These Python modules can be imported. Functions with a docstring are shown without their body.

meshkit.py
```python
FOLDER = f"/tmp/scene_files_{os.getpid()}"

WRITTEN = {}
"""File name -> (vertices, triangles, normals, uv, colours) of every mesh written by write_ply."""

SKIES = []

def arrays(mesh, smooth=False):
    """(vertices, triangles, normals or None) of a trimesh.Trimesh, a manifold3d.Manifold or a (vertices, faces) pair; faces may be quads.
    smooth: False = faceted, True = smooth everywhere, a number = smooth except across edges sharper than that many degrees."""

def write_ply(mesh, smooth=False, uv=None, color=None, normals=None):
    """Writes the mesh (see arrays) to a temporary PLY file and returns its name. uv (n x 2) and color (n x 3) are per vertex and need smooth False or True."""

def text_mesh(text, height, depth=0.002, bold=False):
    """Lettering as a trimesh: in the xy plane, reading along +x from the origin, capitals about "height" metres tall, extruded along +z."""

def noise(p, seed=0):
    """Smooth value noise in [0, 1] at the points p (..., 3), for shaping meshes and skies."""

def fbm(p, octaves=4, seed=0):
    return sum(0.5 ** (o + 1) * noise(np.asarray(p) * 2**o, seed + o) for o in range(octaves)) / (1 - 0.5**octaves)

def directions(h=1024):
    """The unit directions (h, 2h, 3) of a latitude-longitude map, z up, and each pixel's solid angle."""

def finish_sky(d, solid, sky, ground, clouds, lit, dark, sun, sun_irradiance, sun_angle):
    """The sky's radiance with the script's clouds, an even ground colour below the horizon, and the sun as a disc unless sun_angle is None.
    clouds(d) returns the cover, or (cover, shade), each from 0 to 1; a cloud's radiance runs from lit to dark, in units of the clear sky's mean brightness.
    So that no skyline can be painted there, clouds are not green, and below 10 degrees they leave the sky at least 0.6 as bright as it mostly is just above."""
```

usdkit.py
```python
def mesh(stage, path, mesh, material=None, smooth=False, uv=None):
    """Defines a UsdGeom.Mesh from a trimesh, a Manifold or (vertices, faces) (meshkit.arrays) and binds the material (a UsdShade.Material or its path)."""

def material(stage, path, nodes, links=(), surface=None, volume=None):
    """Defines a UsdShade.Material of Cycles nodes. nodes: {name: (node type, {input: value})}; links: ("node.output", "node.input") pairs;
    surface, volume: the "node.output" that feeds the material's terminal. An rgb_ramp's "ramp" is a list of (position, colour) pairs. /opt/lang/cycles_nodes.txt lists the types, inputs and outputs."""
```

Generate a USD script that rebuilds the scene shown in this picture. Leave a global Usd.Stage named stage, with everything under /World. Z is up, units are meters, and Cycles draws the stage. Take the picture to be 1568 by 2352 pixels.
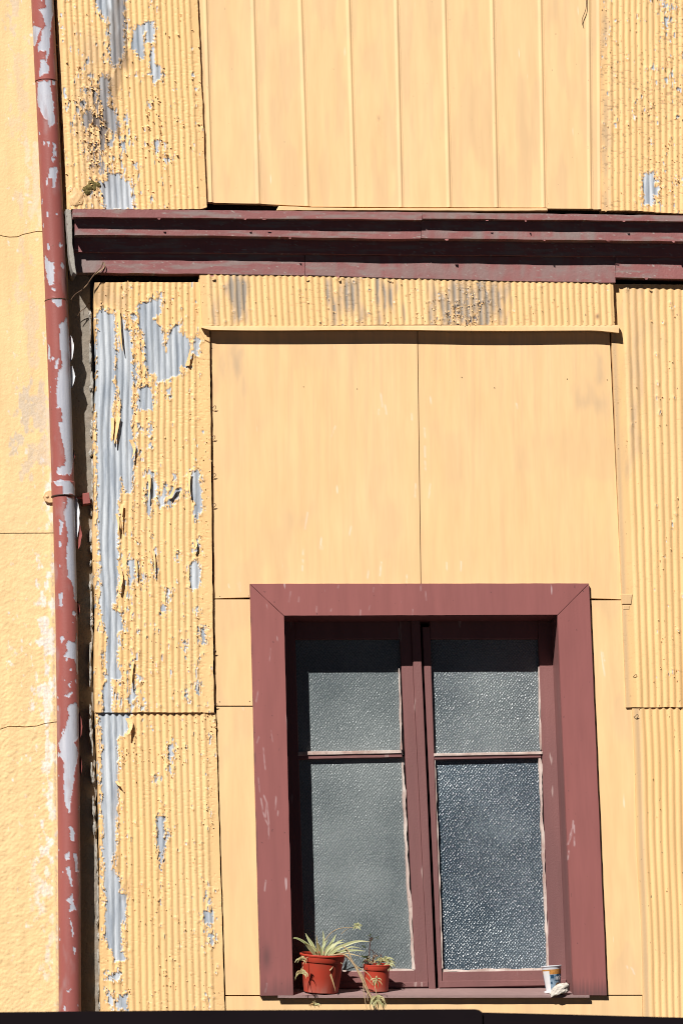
import math, random
import numpy as np
import trimesh
from scipy import ndimage
from shapely.geometry import Polygon
from pxr import Usd, UsdGeom, UsdLux, UsdShade, Gf, Sdf, Vt
import usdkit, meshkit

random.seed(7)
RNG = np.random.default_rng(7)
stage = Usd.Stage.CreateInMemory()
UsdGeom.SetStageUpAxis(stage, 'Z')
UsdGeom.SetStageMetersPerUnit(stage, 1.0)
WORLD = UsdGeom.Xform.Define(stage, '/World')
stage.SetDefaultPrim(WORLD.GetPrim())
UsdGeom.Scope.Define(stage, '/World/Looks')

# ---------------------------------------------------------------- camera
YAW, PITCH, ROLL = math.radians(8.0), math.radians(10.0), 0.029
PIXEL_FOCAL = 15000.0            # focal length in units of the measuring grid (1568 x 2352 over the picture)
DIST = 24.0
CENTRE = np.array([0.0, 0.0, 5.9])
FWD = np.array([math.sin(YAW) * math.cos(PITCH), math.cos(YAW) * math.cos(PITCH), math.sin(PITCH)])
R0 = np.array([math.cos(YAW), -math.sin(YAW), 0.0])
U0 = np.cross(R0, FWD)
RIGHT = R0 * math.cos(ROLL) - U0 * math.sin(ROLL)
UP = U0 * math.cos(ROLL) + R0 * math.sin(ROLL)
EYE = CENTRE - FWD * DIST
cam = UsdGeom.Camera.Define(stage, '/World/camera')
m = Gf.Matrix4d(*RIGHT, 0, *UP, 0, *(-FWD), 0, *EYE, 1)
cam.AddTransformOp().Set(m)
cam.CreateHorizontalApertureAttr(36.0)
cam.CreateVerticalApertureAttr(36.0 * 1024 / 682)
cam.CreateFocalLengthAttr(PIXEL_FOCAL / 1568 * 36.0)
cam.CreateClippingRangeAttr(Gf.Vec2f(0.5, 500))
cam.CreateFStopAttr(11.0)
cam.CreateFocusDistanceAttr(DIST)
cam.CreateExposureAttr(0.54)

# ---------------------------------------------------------------- sky and sun
TO_SUN = np.array([-0.63, -1.0, 1.08])
TO_SUN /= np.linalg.norm(TO_SUN)
dome = UsdLux.DomeLight.Define(stage, '/World/sky')
usdkit.material(stage, '/World/Looks/sky', {
    's': ('sky_texture', {'sky_type': 'single_scattering', 'sun_disc': False, 'air_density': .04, 'aerosol_density': .03, 'sun_elevation': float(math.asin(TO_SUN[2])),
                          'sun_rotation': float(math.atan2(TO_SUN[0], TO_SUN[1]))}),
    'b': ('background_shader', {'strength': 0.05})}, [('s.color', 'b.color')], surface='b.background')
UsdShade.MaterialBindingAPI.Apply(dome.GetPrim()).Bind(UsdShade.Material.Get(stage, '/World/Looks/sky'))
dome.GetPrim().SetCustomDataByKey('kind', 'structure')
sun = UsdLux.DistantLight.Define(stage, '/World/sun')
sz = TO_SUN
sx = np.cross([0, 0, 1.0], sz); sx /= np.linalg.norm(sx)
sy = np.cross(sz, sx)
sun.AddTransformOp().Set(Gf.Matrix4d(*sx, 0, *sy, 0, *sz, 0, *(sz * 50), 1))
sun.CreateIntensityAttr(1.25)
sun.CreateAngleAttr(0.5)
sun.CreateColorAttr(Gf.Vec3f(1.0, 0.96, 0.9))
sun.GetNormalizeAttr().Set(True) if sun.GetNormalizeAttr() else sun.CreateNormalizeAttr(True)


# ---------------------------------------------------------------- measuring: a point of the picture's grid on a plane of the facade
def P(u, v, y=0.0):
    """World point seen at grid position (u, v) on the vertical plane at depth y (arrays allowed)."""
    u, v, y = np.broadcast_arrays(np.asarray(u, float), np.asarray(v, float), np.asarray(y, float))
    a, b = (u - 784) / PIXEL_FOCAL, (1176 - v) / PIXEL_FOCAL
    d = FWD + a[..., None] * RIGHT + b[..., None] * UP
    t = (y - EYE[1]) / d[..., 1]
    return EYE + d * t[..., None]


# ---------------------------------------------------------------- prims
USED = {}
def path_of(name, parent):
    base = (str(parent.GetPath()) if parent is not None else '/World') + '/' + name
    n = USED.get(base, 0)
    USED[base] = n + 1
    return base if n == 0 else f'{base}_{n:03d}'

def tag(p, label=None, cat=None, group=None, kind=None):
    p = p.GetPrim() if hasattr(p, 'GetPrim') else p
    for k, x in (('label', label), ('category', cat), ('group', group), ('kind', kind)):
        if x:
            p.SetCustomDataByKey(k, x)
    return p

def thing(name, label=None, cat=None, parent=None, group=None, loc=None):
    x = UsdGeom.Xform.Define(stage, path_of(name, parent))
    if loc is not None:
        x.AddTranslateOp().Set(Gf.Vec3d(*map(float, loc)))
    return tag(x, label, cat, group)

def obj(name, mesh, mat, parent=None, smooth=False, label=None, wear=None, kind=None, cat=None):
    pm = usdkit.mesh(stage, path_of(name, parent), mesh, '/World/Looks/' + mat, smooth=smooth)
    if wear is not None:
        UsdGeom.PrimvarsAPI(pm).CreatePrimvar('wear', Sdf.ValueTypeNames.Color3fArray, 'vertex').Set(
            Vt.Vec3fArray.FromNumpy(np.asarray(wear, np.float32)))
    return tag(pm, label, cat, None, kind)


# ---------------------------------------------------------------- materials
def fN(scale, stretch=(1, 1, 1), detail=3, rough=0.55, src='pos', name='n', dist=0.0):
    return ({f'{name}_m': ('mapping', {'scale': stretch}), name: ('noise_texture', {'scale': scale, 'detail': detail, 'roughness': rough, 'distortion': dist})},
            [('pos.position', f'{name}_m.vector'), (f'{name}_m.vector', f'{name}.vector')])

def painted(name, paint, paint2, under=(.25, .285, .335), under2=(.51, .54, .575), dirt=(.25, .22, .19), rust=(.10, .06, .04), rough=0.55,
            streak=0.0, streak_col=(.8, .75, .7), bump=0.15, bump_scale=180, stretch=(1, 1, .25), specks=0.0, coarse=0.0):
    """Weathered paint. The mesh's 'wear' attribute: red = paint gone, green = grime or painted fold shading, blue = rust or dirt, and flake shade painted along cracks."""
    nodes = {'pos': ('geometry', {}), 'w': ('attribute', {'attribute': 'wear'}), 'ws': ('separate_color', {})}
    links = [('w.color', 'ws.color')]
    def add(r):
        nodes.update(r[0]); links.extend(r[1])
    add(fN(2.2, stretch, 4, .6, name='big'))
    add(fN(26, (1, 1, .12), 3, .6, name='fine'))
    add(fN(44, (1, 1, .09), 4, .7, name='zn'))
    add(fN(bump_scale, (1, 1, .8), 4, .65, name='bp'))
    nodes['r1'] = ('map_range', {'from_min': .3, 'from_max': .7, 'to_min': 0., 'to_max': 1., 'clamp': True})
    nodes['pm'] = ('mix', {'mix_type': 'mix', 'color1': paint, 'color2': paint2})
    links += [('big.fac', 'r1.value'), ('r1.result', 'pm.fac')]
    nodes['r2'] = ('map_range', {'from_min': .3, 'from_max': .75, 'to_min': .90, 'to_max': 1.06, 'clamp': True})
    nodes['pv'] = ('mix', {'mix_type': 'multiply', 'fac': 1.0})
    nodes['r2c'] = ('combine_color', {})
    links += [('fine.fac', 'r2.value'), ('r2.result', 'r2c.r'), ('r2.result', 'r2c.g'), ('r2.result', 'r2c.b'), ('pm.color', 'pv.color1'), ('r2c.color', 'pv.color2')]
    col = 'pv.color'
    if streak:
        add(fN(38, (1, 1, .16), 2, .5, name='st'))
        nodes['st_r'] = ('map_range', {'from_min': .735 - streak * .02, 'from_max': .775 - streak * .02, 'to_min': 0., 'to_max': .6, 'clamp': True})
        nodes['st_x'] = ('mix', {'color2': streak_col})
        links += [('st.fac', 'st_r.value'), ('st_r.result', 'st_x.fac'), (col, 'st_x.color1')]
        col = 'st_x.color'
    if specks:
        add(fN(95, (1, 1, .6), 2, .5, name='sp'))
        nodes['sp_r'] = ('map_range', {'from_min': .74 - specks * .03, 'from_max': .78 - specks * .03, 'to_min': 0., 'to_max': .75, 'clamp': True})
        nodes['sp_x'] = ('mix', {'color2': rust})
        links += [('sp.fac', 'sp_r.value'), ('sp_r.result', 'sp_x.fac'), (col, 'sp_x.color1')]
        col = 'sp_x.color'
    nodes['dx'] = ('mix', {'color2': dirt})
    links += [('ws.g', 'dx.fac'), ('ux.color', 'dx.color1')]
    nodes['zr'] = ('map_range', {'from_min': .35, 'from_max': .68, 'to_min': 0., 'to_max': 1., 'clamp': True})
    nodes['zx'] = ('mix', {'color1': under, 'color2': under2})
    links += [('zn.fac', 'zr.value'), ('zr.result', 'zx.fac')]
    nodes['ux'] = ('mix', {})
    links += [('ws.r', 'ux.fac'), (col, 'ux.color1'), ('zx.color', 'ux.color2')]
    nodes['rx'] = ('mix', {'color2': rust})
    links += [('ws.b', 'rx.fac'), ('dx.color', 'rx.color1')]
    nodes['bm'] = ('bump', {'strength': bump, 'distance': 0.004})
    links += [('bp.fac', 'bm.height')]
    nodes['p'] = ('principled_bsdf', {'roughness': rough, 'specular_ior_level': 0.3})
    links += [('rx.color', 'p.base_color'), ('bm.normal', 'p.normal')]
    usdkit.material(stage, '/World/Looks/' + name, nodes, links, surface='p.BSDF')

YEL, YEL2 = (.745, .488, .240), (.73, .455, .198)
painted('yellow_paint', YEL, YEL2, specks=.6)
painted('yellow_panel', (.750, .498, .264), (.745, .484, .236), under=(.72, .64, .52), under2=(.80, .76, .70), streak=.2, streak_col=(.78, .66, .5), bump=.05, stretch=(1, 1, .5))
painted('yellow_plank', (.750, .503, .270), (.745, .488, .242), streak=.1, streak_col=(.78, .66, .5), bump=.05, specks=.35, rust=(.42, .27, .16))
painted('yellow_stucco', (.750, .535, .285), (.74, .510, .250), under=(.60, .57, .54), under2=(.80, .78, .75), rough=.9, bump=.35, bump_scale=130)
painted('yellow_trim', (.66, .45, .25), (.58, .37, .17), bump=.1, specks=.3)
painted('red_board', (.272, .094, .086), (.236, .083, .080), under=(.40, .25, .25), under2=(.55, .44, .45), streak=.4, streak_col=(.48, .36, .37), bump=.06, specks=.4, rust=(.09, .04, .04), stretch=(1, 1, .22), dirt=(.10, .05, .05))
painted('red_old', (.225, .096, .090), (.150, .070, .070), under=(.30, .22, .21), under2=(.42, .35, .33), streak=2.2, streak_col=(.40, .30, .28), bump=.3, specks=.8, dirt=(.27, .22, .21))
painted('red_cornice', (.275, .108, .104), (.225, .092, .092), under=(.30, .27, .25), under2=(.38, .35, .32), bump=.3, bump_scale=120, stretch=(.4, 1, 1), dirt=(.23, .18, .17), specks=.2)
painted('red_pipe', (.305, .090, .076), (.255, .080, .073), under=(.34, .35, .41), under2=(.45, .455, .505), bump=.15, dirt=(.30, .2, .2), specks=.4, rough=.45)
painted('concrete', (.27, .235, .19), (.20, .17, .14), bump=.6, bump_scale=140, rough=.95, stretch=(1, 1, .4), specks=.8, rust=(.10, .08, .06))
painted('plaster', (.46, .44, .40), (.25, .23, .20), bump=.6, bump_scale=120, rough=.95, specks=1.0)
painted('putty', (.66, .58, .53), (.34, .22, .19), bump=.4, rough=.9, stretch=(6, 1, 5), specks=1.)
painted('sill_wood', (.30, .20, .19), (.22, .14, .135), under2=(.4, .33, .32), bump=.3, stretch=(.2, 1, 1), specks=1.)

def plain(name, col, rough=.5, spec=.4, var=.12, scale=20, bump=0.0, bscale=120, trans=0.0, **kw):
    c2 = tuple(x * (1 - var) for x in col)
    nodes = {'pos': ('geometry', {}), 'n': ('noise_texture', {'scale': scale, 'detail': 4}), 'x': ('mix', {'color1': col, 'color2': c2}),
             'r': ('map_range', {'from_min': .35, 'from_max': .65, 'to_min': 0., 'to_max': 1., 'clamp': True}),
             'p': ('principled_bsdf', {'roughness': rough, 'specular_ior_level': spec, **kw})}
    links = [('pos.position', 'n.vector'), ('n.fac', 'r.value'), ('r.result', 'x.fac'), ('x.color', 'p.base_color')]
    if bump:
        nodes['bn'] = ('noise_texture', {'scale': bscale, 'detail': 4}); nodes['b'] = ('bump', {'strength': bump, 'distance': .003})
        links += [('pos.position', 'bn.vector'), ('bn.fac', 'b.height'), ('b.normal', 'p.normal')]
    out = 'p.BSDF'
    if trans:
        nodes['t'] = ('translucent_bsdf', {}); nodes['mx'] = ('mix_closure', {'fac': trans})
        links += [('x.color', 't.color'), ('p.BSDF', 'mx.closure1'), ('t.BSDF', 'mx.closure2')]
        out = 'mx.closure'
    usdkit.material(stage, '/World/Looks/' + name, nodes, links, surface=out)

plain('timber_dark', (.055, .040, .030), .9, .2, .5, 30, .4)
painted('pot_red', (.45, .050, .026), (.38, .046, .026), under=(.42, .16, .12), under2=(.50, .26, .21), dirt=(.26, .06, .035), rough=.45, bump=.04, rust=(.2, .05, .03))
plain('soil', (.05, .035, .025), .95, .1, .5, 200, .8)
plain('dry_stem', (.46, .33, .19), .7, .3, .35, 90, trans=.1)
plain('twig', (.16, .095, .06), .8, .2, .5, 150, .3)
plain('dark_stem', (.085, .035, .03), .7, .3, .4, 120)
plain('dark_leaf', (.055, .075, .025), .6, .3, .6, 150, trans=.2)
plain('moss', (.19, .15, .055), .95, .1, .6, 160, .8)
plain('stone', (.58, .53, .47), .9, .2, .35, 55, .6, 140)
plain('cup_plastic', (.66, .66, .70), .35, .5, .06, 20, trans=.15)
plain('cup_white', (.66, .66, .68), .4, .5, .05, 60)
plain('cup_orange', (.56, .25, .06), .5, .4, .4, 260)
plain('cup_blue', (.24, .34, .45), .5, .4, .45, 170)
plain('cup_navy', (.02, .07, .14), .4, .5, .2, 60)
plain('cup_brown', (.20, .10, .035), .4, .5, .4, 150)
plain('black_paint', (.0075, .0045, .0062), .85, .08, .3, 3, .1)
plain('asphalt', (.052, .05, .048), .95, .2, .3, 6, .3, 60)
plain('wire', (.07, .05, .04), .6, .4, .3, 60)
plain('room', (.04, .04, .04), .9, .1)
# variegated leaf: pale edges, green along the middle (attribute red)
usdkit.material(stage, '/World/Looks/leaf', {
    'w': ('attribute', {'attribute': 'wear'}), 'ws': ('separate_color', {}), 'x': ('mix', {'color1': (.52, .53, .29), 'color2': (.13, .185, .045)}),
    'y': ('mix', {'color2': (.42, .27, .13)}), 'p': ('principled_bsdf', {'roughness': .5, 'specular_ior_level': .35}), 't': ('translucent_bsdf', {}), 'mx': ('mix_closure', {'fac': .25})},
    [('w.color', 'ws.color'), ('ws.r', 'x.fac'), ('x.color', 'y.color1'), ('ws.g', 'y.fac'), ('y.color', 'p.base_color'), ('y.color', 't.color'), ('p.BSDF', 'mx.closure1'), ('t.BSDF', 'mx.closure2')],
    surface='mx.closure')

def frosted(name, light, dark, gloss, lo, hi, deep, fineness):
    """Obscure glass: pressed pattern that scatters the light, with the pale film of dust that stands on it."""
    usdkit.material(stage, '/World/Looks/' + name, {
        'pos': ('geometry', {}),
        'm': ('mapping', {'scale': (1, 0, .85), 'rotation': (0, .785, 0)}), 'v': ('voronoi_texture', {'feature': 'smooth_f1', 'scale': fineness, 'smoothness': .25, 'randomness': .38}),
        'n': ('noise_texture', {'scale': 260, 'detail': 3, 'roughness': .6}),
        'n2': ('noise_texture', {'scale': 3.2, 'detail': 3}),
        'h': ('math', {'math_type': 'multiply_add', 'value2': .4}),
        'b': ('bump', {'strength': 1.0, 'distance': deep}),
        'r': ('map_range', {'from_min': lo, 'from_max': hi, 'to_min': 0., 'to_max': 1., 'clamp': True}),
        'a': ('math', {'math_type': 'multiply_add', 'value2': .55}),
        'x': ('mix', {'color1': light, 'color2': dark}),
        'p': ('principled_bsdf', {'roughness': .19, 'specular_ior_level': gloss, 'ior': 1.5})},
        [('pos.position', 'm.vector'), ('m.vector', 'v.vector'), ('m.vector', 'n.vector'), ('pos.position', 'n2.vector'),
         ('n.fac', 'h.value1'), ('v.distance', 'h.value3'), ('h.value', 'b.height'), ('v.distance', 'a.value1'), ('n2.fac', 'a.value3'), ('a.value', 'r.value'),
         ('r.result', 'x.fac'), ('x.color', 'p.base_color'), ('b.normal', 'p.normal')], surface='p.BSDF')
frosted('glass_pale', (.212, .238, .242), (.085, .104, .112), .44, .45, 1.0, .0027, 128)
frosted('glass_mid', (.185, .212, .220), (.070, .088, .102), .6, .45, .95, .0033, 128)
frosted('glass_deep', (.115, .148, .176), (.026, .044, .064), .75, .42, .88, .0040, 126)


# ---------------------------------------------------------------- mesh builders
def grid_faces(nz, nx):
    i = np.arange(nz * nx).reshape(nz, nx)
    a, b, c, d = i[:-1, :-1].ravel(), i[:-1, 1:].ravel(), i[1:, 1:].ravel(), i[1:, :-1].ravel()
    return np.vstack([np.stack([a, d, c], 1), np.stack([a, c, b], 1)])

def jitter(p, amp, scale=40.0, seed=0):
    return (meshkit.fbm(np.asarray(p) * scale, 3, seed) - .5) * 2 * amp

def inside(poly, u, v):
    poly = np.asarray(poly, float)
    out = np.zeros(u.shape, bool)
    lo, hi = poly.min(0), poly.max(0)
    sel = (u >= lo[0]) & (u <= hi[0]) & (v >= lo[1]) & (v <= hi[1])
    if not sel.any():
        return out
    x, y = u[sel], v[sel]
    r = np.zeros(x.shape, bool)
    x0, y0 = poly[-1]
    for x1, y1 in poly:
        c = ((y1 > y) != (y0 > y)) & (x < (x0 - x1) * (y - y1) / (y0 - y1 + 1e-12) + x1)
        r ^= c
        x0, y0 = x1, y1
    out[sel] = r
    return out

def mask_of(polys, u, v, warp=3.0, seed=3):
    q = np.stack([u / 9, v / 9, np.zeros_like(u)], -1)
    uu = u + (meshkit.fbm(q, 3, seed) - .5) * 2 * warp
    vv = v + (meshkit.fbm(q, 3, seed + 9) - .5) * 2 * warp * 1.4
    out = np.zeros(u.shape, bool)
    for p in polys:
        out |= inside(p, uu, vv)
    return out

def soft(u, v, boxes, amount=1.0, seed=5, edge=14.0):
    """Soft-edged ragged stains or painted shading: boxes of (u0, v0, u1, v1, strength)."""
    n = meshkit.fbm(np.stack([u / 16, v / 60, np.zeros_like(u)], -1), 4, seed)
    out = np.zeros(u.shape)
    for u0, v0, u1, v1, k in boxes:
        d = np.minimum(np.minimum(u - u0, u1 - u), np.minimum(v - v0, v1 - v) * .6)
        out = np.maximum(out, np.clip((d + (n - .45) * 60) / edge, 0, 1) * k * np.clip(.35 + n * 1.1, 0, 1))
    return out * amount

class Sheet:
    """A sheet on the facade between four measured corners, as a fine grid displaced towards the street, with skirts back to y_back."""
    def __init__(s, TL, TR, BR, BL, y, dx=.0025, dz=.003, back=.02, ragged=0.0, seed=1, bottom=None, top=None, left=None, right=None):
        c = [np.array(k, float) for k in (TL, TR, BR, BL)]
        wpx, hpx = np.linalg.norm(c[1] - c[0]), np.linalg.norm(c[3] - c[0])
        s.nx, s.nz = max(int(wpx * .0016 / dx), 2) + 1, max(int(hpx * .0016 / dz), 2) + 1
        S, T = np.meshgrid(np.linspace(0, 1, s.nx), np.linspace(0, 1, s.nz))
        s.S, s.T = S, T
        s.U = (c[0][0] * (1 - S) + c[1][0] * S) * (1 - T) + (c[3][0] * (1 - S) + c[2][0] * S) * T
        s.V = (c[0][1] * (1 - S) + c[1][1] * S) * (1 - T) + (c[3][1] * (1 - S) + c[2][1] * S) * T
        def offs(fn, n, k):
            e = np.zeros(n)
            if ragged:
                e += (meshkit.fbm(np.stack([np.linspace(0, n / 14, n), np.full(n, k * 7.3), np.full(n, seed)], -1), 3, seed + k) - .5) * 2 * ragged
            if fn is not None:
                e += np.array([fn(i) for i in np.linspace(0, 1, n)])
            return e
        et, eb, el, er = offs(top, s.nx, 0), offs(bottom, s.nx, 1), offs(left, s.nz, 2), offs(right, s.nz, 3)
        s.V += et[None, :] * (1 - T) + eb[None, :] * T
        s.U += el[:, None] * (1 - S) + er[:, None] * S
        s.base = P(s.U, s.V, y)
        s.y, s.back = y, back
        s.h = np.zeros_like(s.U)
        s.wear = np.zeros(s.U.shape + (3,))
        s.cell = (hpx * .0016 / (s.nz - 1), wpx * .0016 / (s.nx - 1))
        s.peel = None

    def corrugate(s, n, amp, s0=0.0, s1=1.0, phase=0.0):
        x = np.clip((s.S - s0) / (s1 - s0), 0, 1)
        wob = (meshkit.fbm(np.stack([s.S * n * .5, s.T * 3, np.zeros_like(s.S)], -1), 2, 11) - .5) * .025
        c = .5 - .5 * np.cos(2 * math.pi * (x * n + phase + wob * ((x > 0) & (x < 1))))
        env = np.clip(np.minimum(s.S - s0, s1 - s.S) / .008 + .001, 0, 1) if (s0 > 0 or s1 < 1) else 1
        s.h += amp * c ** .75 * env
        return s

    def undulate(s, amp, scale=2.5, seed=0, stretch=.5):
        p = s.base.copy(); p[..., 2] *= stretch; p[..., 1] = 0
        s.h += (meshkit.fbm(p * scale, 3, seed) - .5) * 2 * amp
        return s

    def peel_off(s, polys, density=None, thick=.0020, lift=.0065, warp=3.6, seed=3, crack=1.0, stretch=3.5):
        """Paint gone inside the polygons and in random small patches; what is left is a skin of some thickness whose edges curl."""
        mk = mask_of(polys, s.U, s.V, warp, seed)
        if polys:
            far = ndimage.distance_transform_edt(~mk, sampling=s.cell) - ndimage.distance_transform_edt(mk, sampling=s.cell)
            rag = meshkit.fbm(np.stack([s.U / 3.6, s.V / 8.5, np.zeros_like(s.U)], -1), 3, seed + 61)
            mk = (far + (rag - .5) * .030 < 0) & (rag < .70) | (far < .016) & (rag > .70)
        if density is not None:
            n = meshkit.fbm(np.stack([s.U / 4.5, s.V / (4.5 * stretch), np.zeros_like(s.U)], -1), 3, seed + 21)
            n2 = meshkit.fbm(np.stack([s.U / 60, s.V / 90, np.zeros_like(s.U)], -1), 3, seed + 33)
            mk |= n > 1 - np.clip(density(s.U, s.V) * (.55 + .9 * n2), 0, .62)
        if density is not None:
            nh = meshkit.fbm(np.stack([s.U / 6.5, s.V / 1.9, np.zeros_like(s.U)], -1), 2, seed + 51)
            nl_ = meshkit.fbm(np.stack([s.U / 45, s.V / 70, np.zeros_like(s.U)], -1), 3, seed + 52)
            crack_ = np.clip((nh - .70 + (nl_ - .5) * .30 + (density(s.U, s.V) - .22) * .7) * 14, 0, .85) * crack * ~mk  # dark dashes: shade under lifted flakes, painted into the colour along shallow cracks
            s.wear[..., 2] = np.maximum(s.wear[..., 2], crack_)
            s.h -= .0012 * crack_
        s.peel = mk
        out = ndimage.distance_transform_edt(~mk, sampling=s.cell)
        inn = ndimage.distance_transform_edt(mk, sampling=s.cell)
        sd = inn - out
        bare = np.clip(.5 + sd / .003, 0, 1)
        n3 = meshkit.fbm(s.base * np.array([70, 1, 45.]), 2, seed + 41)
        curl = lift * np.exp(-out / .0035) * np.clip((n3 - .42) * 5, 0, 1) * (1 - bare)
        s.h += thick * (1 - bare) + curl
        s.wear[..., 0] = np.maximum(s.wear[..., 0], bare)
        return s

    def point(s, i, j):
        p = s.base[i, j].copy(); p[1] -= s.h[i, j]
        return p

    def mesh(s):
        v = s.base.copy(); v[..., 1] -= s.h
        v = v.reshape(-1, 3)
        f = grid_faces(s.nz, s.nx)
        ring = np.concatenate([np.arange(s.nx), np.arange(1, s.nz) * s.nx + s.nx - 1, (s.nz - 1) * s.nx + np.arange(s.nx - 2, -1, -1), np.arange(s.nz - 2, 0, -1) * s.nx])
        k = len(ring)
        front, backv = v[ring].copy(), v[ring].copy()
        backv[:, 1] = s.y + s.back
        n0 = len(v)
        v = np.vstack([v, front, backv])
        i = np.arange(k); j = (i + 1) % k
        f = np.vstack([f, np.stack([n0 + i, n0 + j, n0 + k + j], 1), np.stack([n0 + i, n0 + k + j, n0 + k + i], 1)])
        w = s.wear.reshape(-1, 3)
        w = np.vstack([w, w[ring], w[ring]])
        return (v, f), w

    def scratch(s, lines, width=2.2, k=.8, seed=0):
        """Pale scratches and runs along measured lines."""
        for a in lines:
            d = np.full(s.U.shape, 1e9)
            for (u0, v0), (u1, v1) in zip(a[:-1], a[1:]):
                L2 = (u1 - u0) ** 2 + (v1 - v0) ** 2 + 1e-9
                t = np.clip(((s.U - u0) * (u1 - u0) + (s.V - v0) * (v1 - v0)) / L2, 0, 1)
                d = np.minimum(d, np.hypot(s.U - u0 - t * (u1 - u0), s.V - v0 - t * (v1 - v0)))
            n = meshkit.fbm(np.stack([s.U / 5, s.V / 9, s.U * 0], -1), 2, 90)
            s.wear[..., 0] = np.maximum(s.wear[..., 0], np.clip(1.3 - d / width, 0, 1) * k * np.clip(n * 2.4 - .4, 0, 1))
        return s

    def build(s, name, mat, parent, label=None, smooth=True):
        (v, f), w = s.mesh()
        s.prim = obj(name, (v, f), mat, parent, smooth=smooth, label=label, wear=np.clip(w, 0, 1))
        return s.prim

    def flakes(s, count, weight, mat='yellow_paint', size=(.003, .0075), seed=1, edge_bias=True):
        """Little curled chips of paint that still hang on the sheet: one part of many pieces."""
        rng = np.random.default_rng(seed)
        w = weight(s.U, s.V).astype(float)
        w = w * np.clip((meshkit.fbm(np.stack([s.U / 26, s.V / 48, s.U * 0 + seed], -1), 3, seed) - .36) * 4, .12, 1.5)
        if s.peel is not None:
            out = ndimage.distance_transform_edt(~s.peel, sampling=s.cell)
            if edge_bias:
                w = w * (1 + 3.5 * np.exp(-out / .006))
            w[s.peel] = 0
        w = w.ravel() / w.sum()
        pick = rng.choice(len(w), count, p=w)
        V, F, n = [], [], 0
        for q in pick:
            i, j = divmod(int(q), s.nx)
            o = s.point(i, j)
            wd, ln = rng.uniform(*size) * .8, rng.uniform(*size)
            a = rng.choice([math.pi / 2, -math.pi / 2, 0, math.pi], p=[.28, .42, .15, .15]) + rng.normal(0, .3)
            d, e = np.array([math.cos(a), 0, math.sin(a)]), np.array([-math.sin(a), 0, math.cos(a)])
            ang = rng.uniform(.35, 1.1)
            pts = []
            for t in (0, .5, 1):
                th = ang * (.4 + .6 * t)
                c = o + d * (ln * t * math.cos(th)) + np.array([0, -1, 0]) * (ln * t * math.sin(th) + .0004)
                k = wd * (.5 - .22 * t * rng.uniform(.2, 1.4))
                pts += [c - e * k, c + e * k]
            V += pts
            F += [[n, n + 1, n + 3], [n, n + 3, n + 2], [n + 2, n + 3, n + 5], [n + 2, n + 5, n + 4]]
            n += 6
        return obj('paint_flakes', (np.array(V), np.array(F)), mat, s.prim, kind='stuff')

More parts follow.
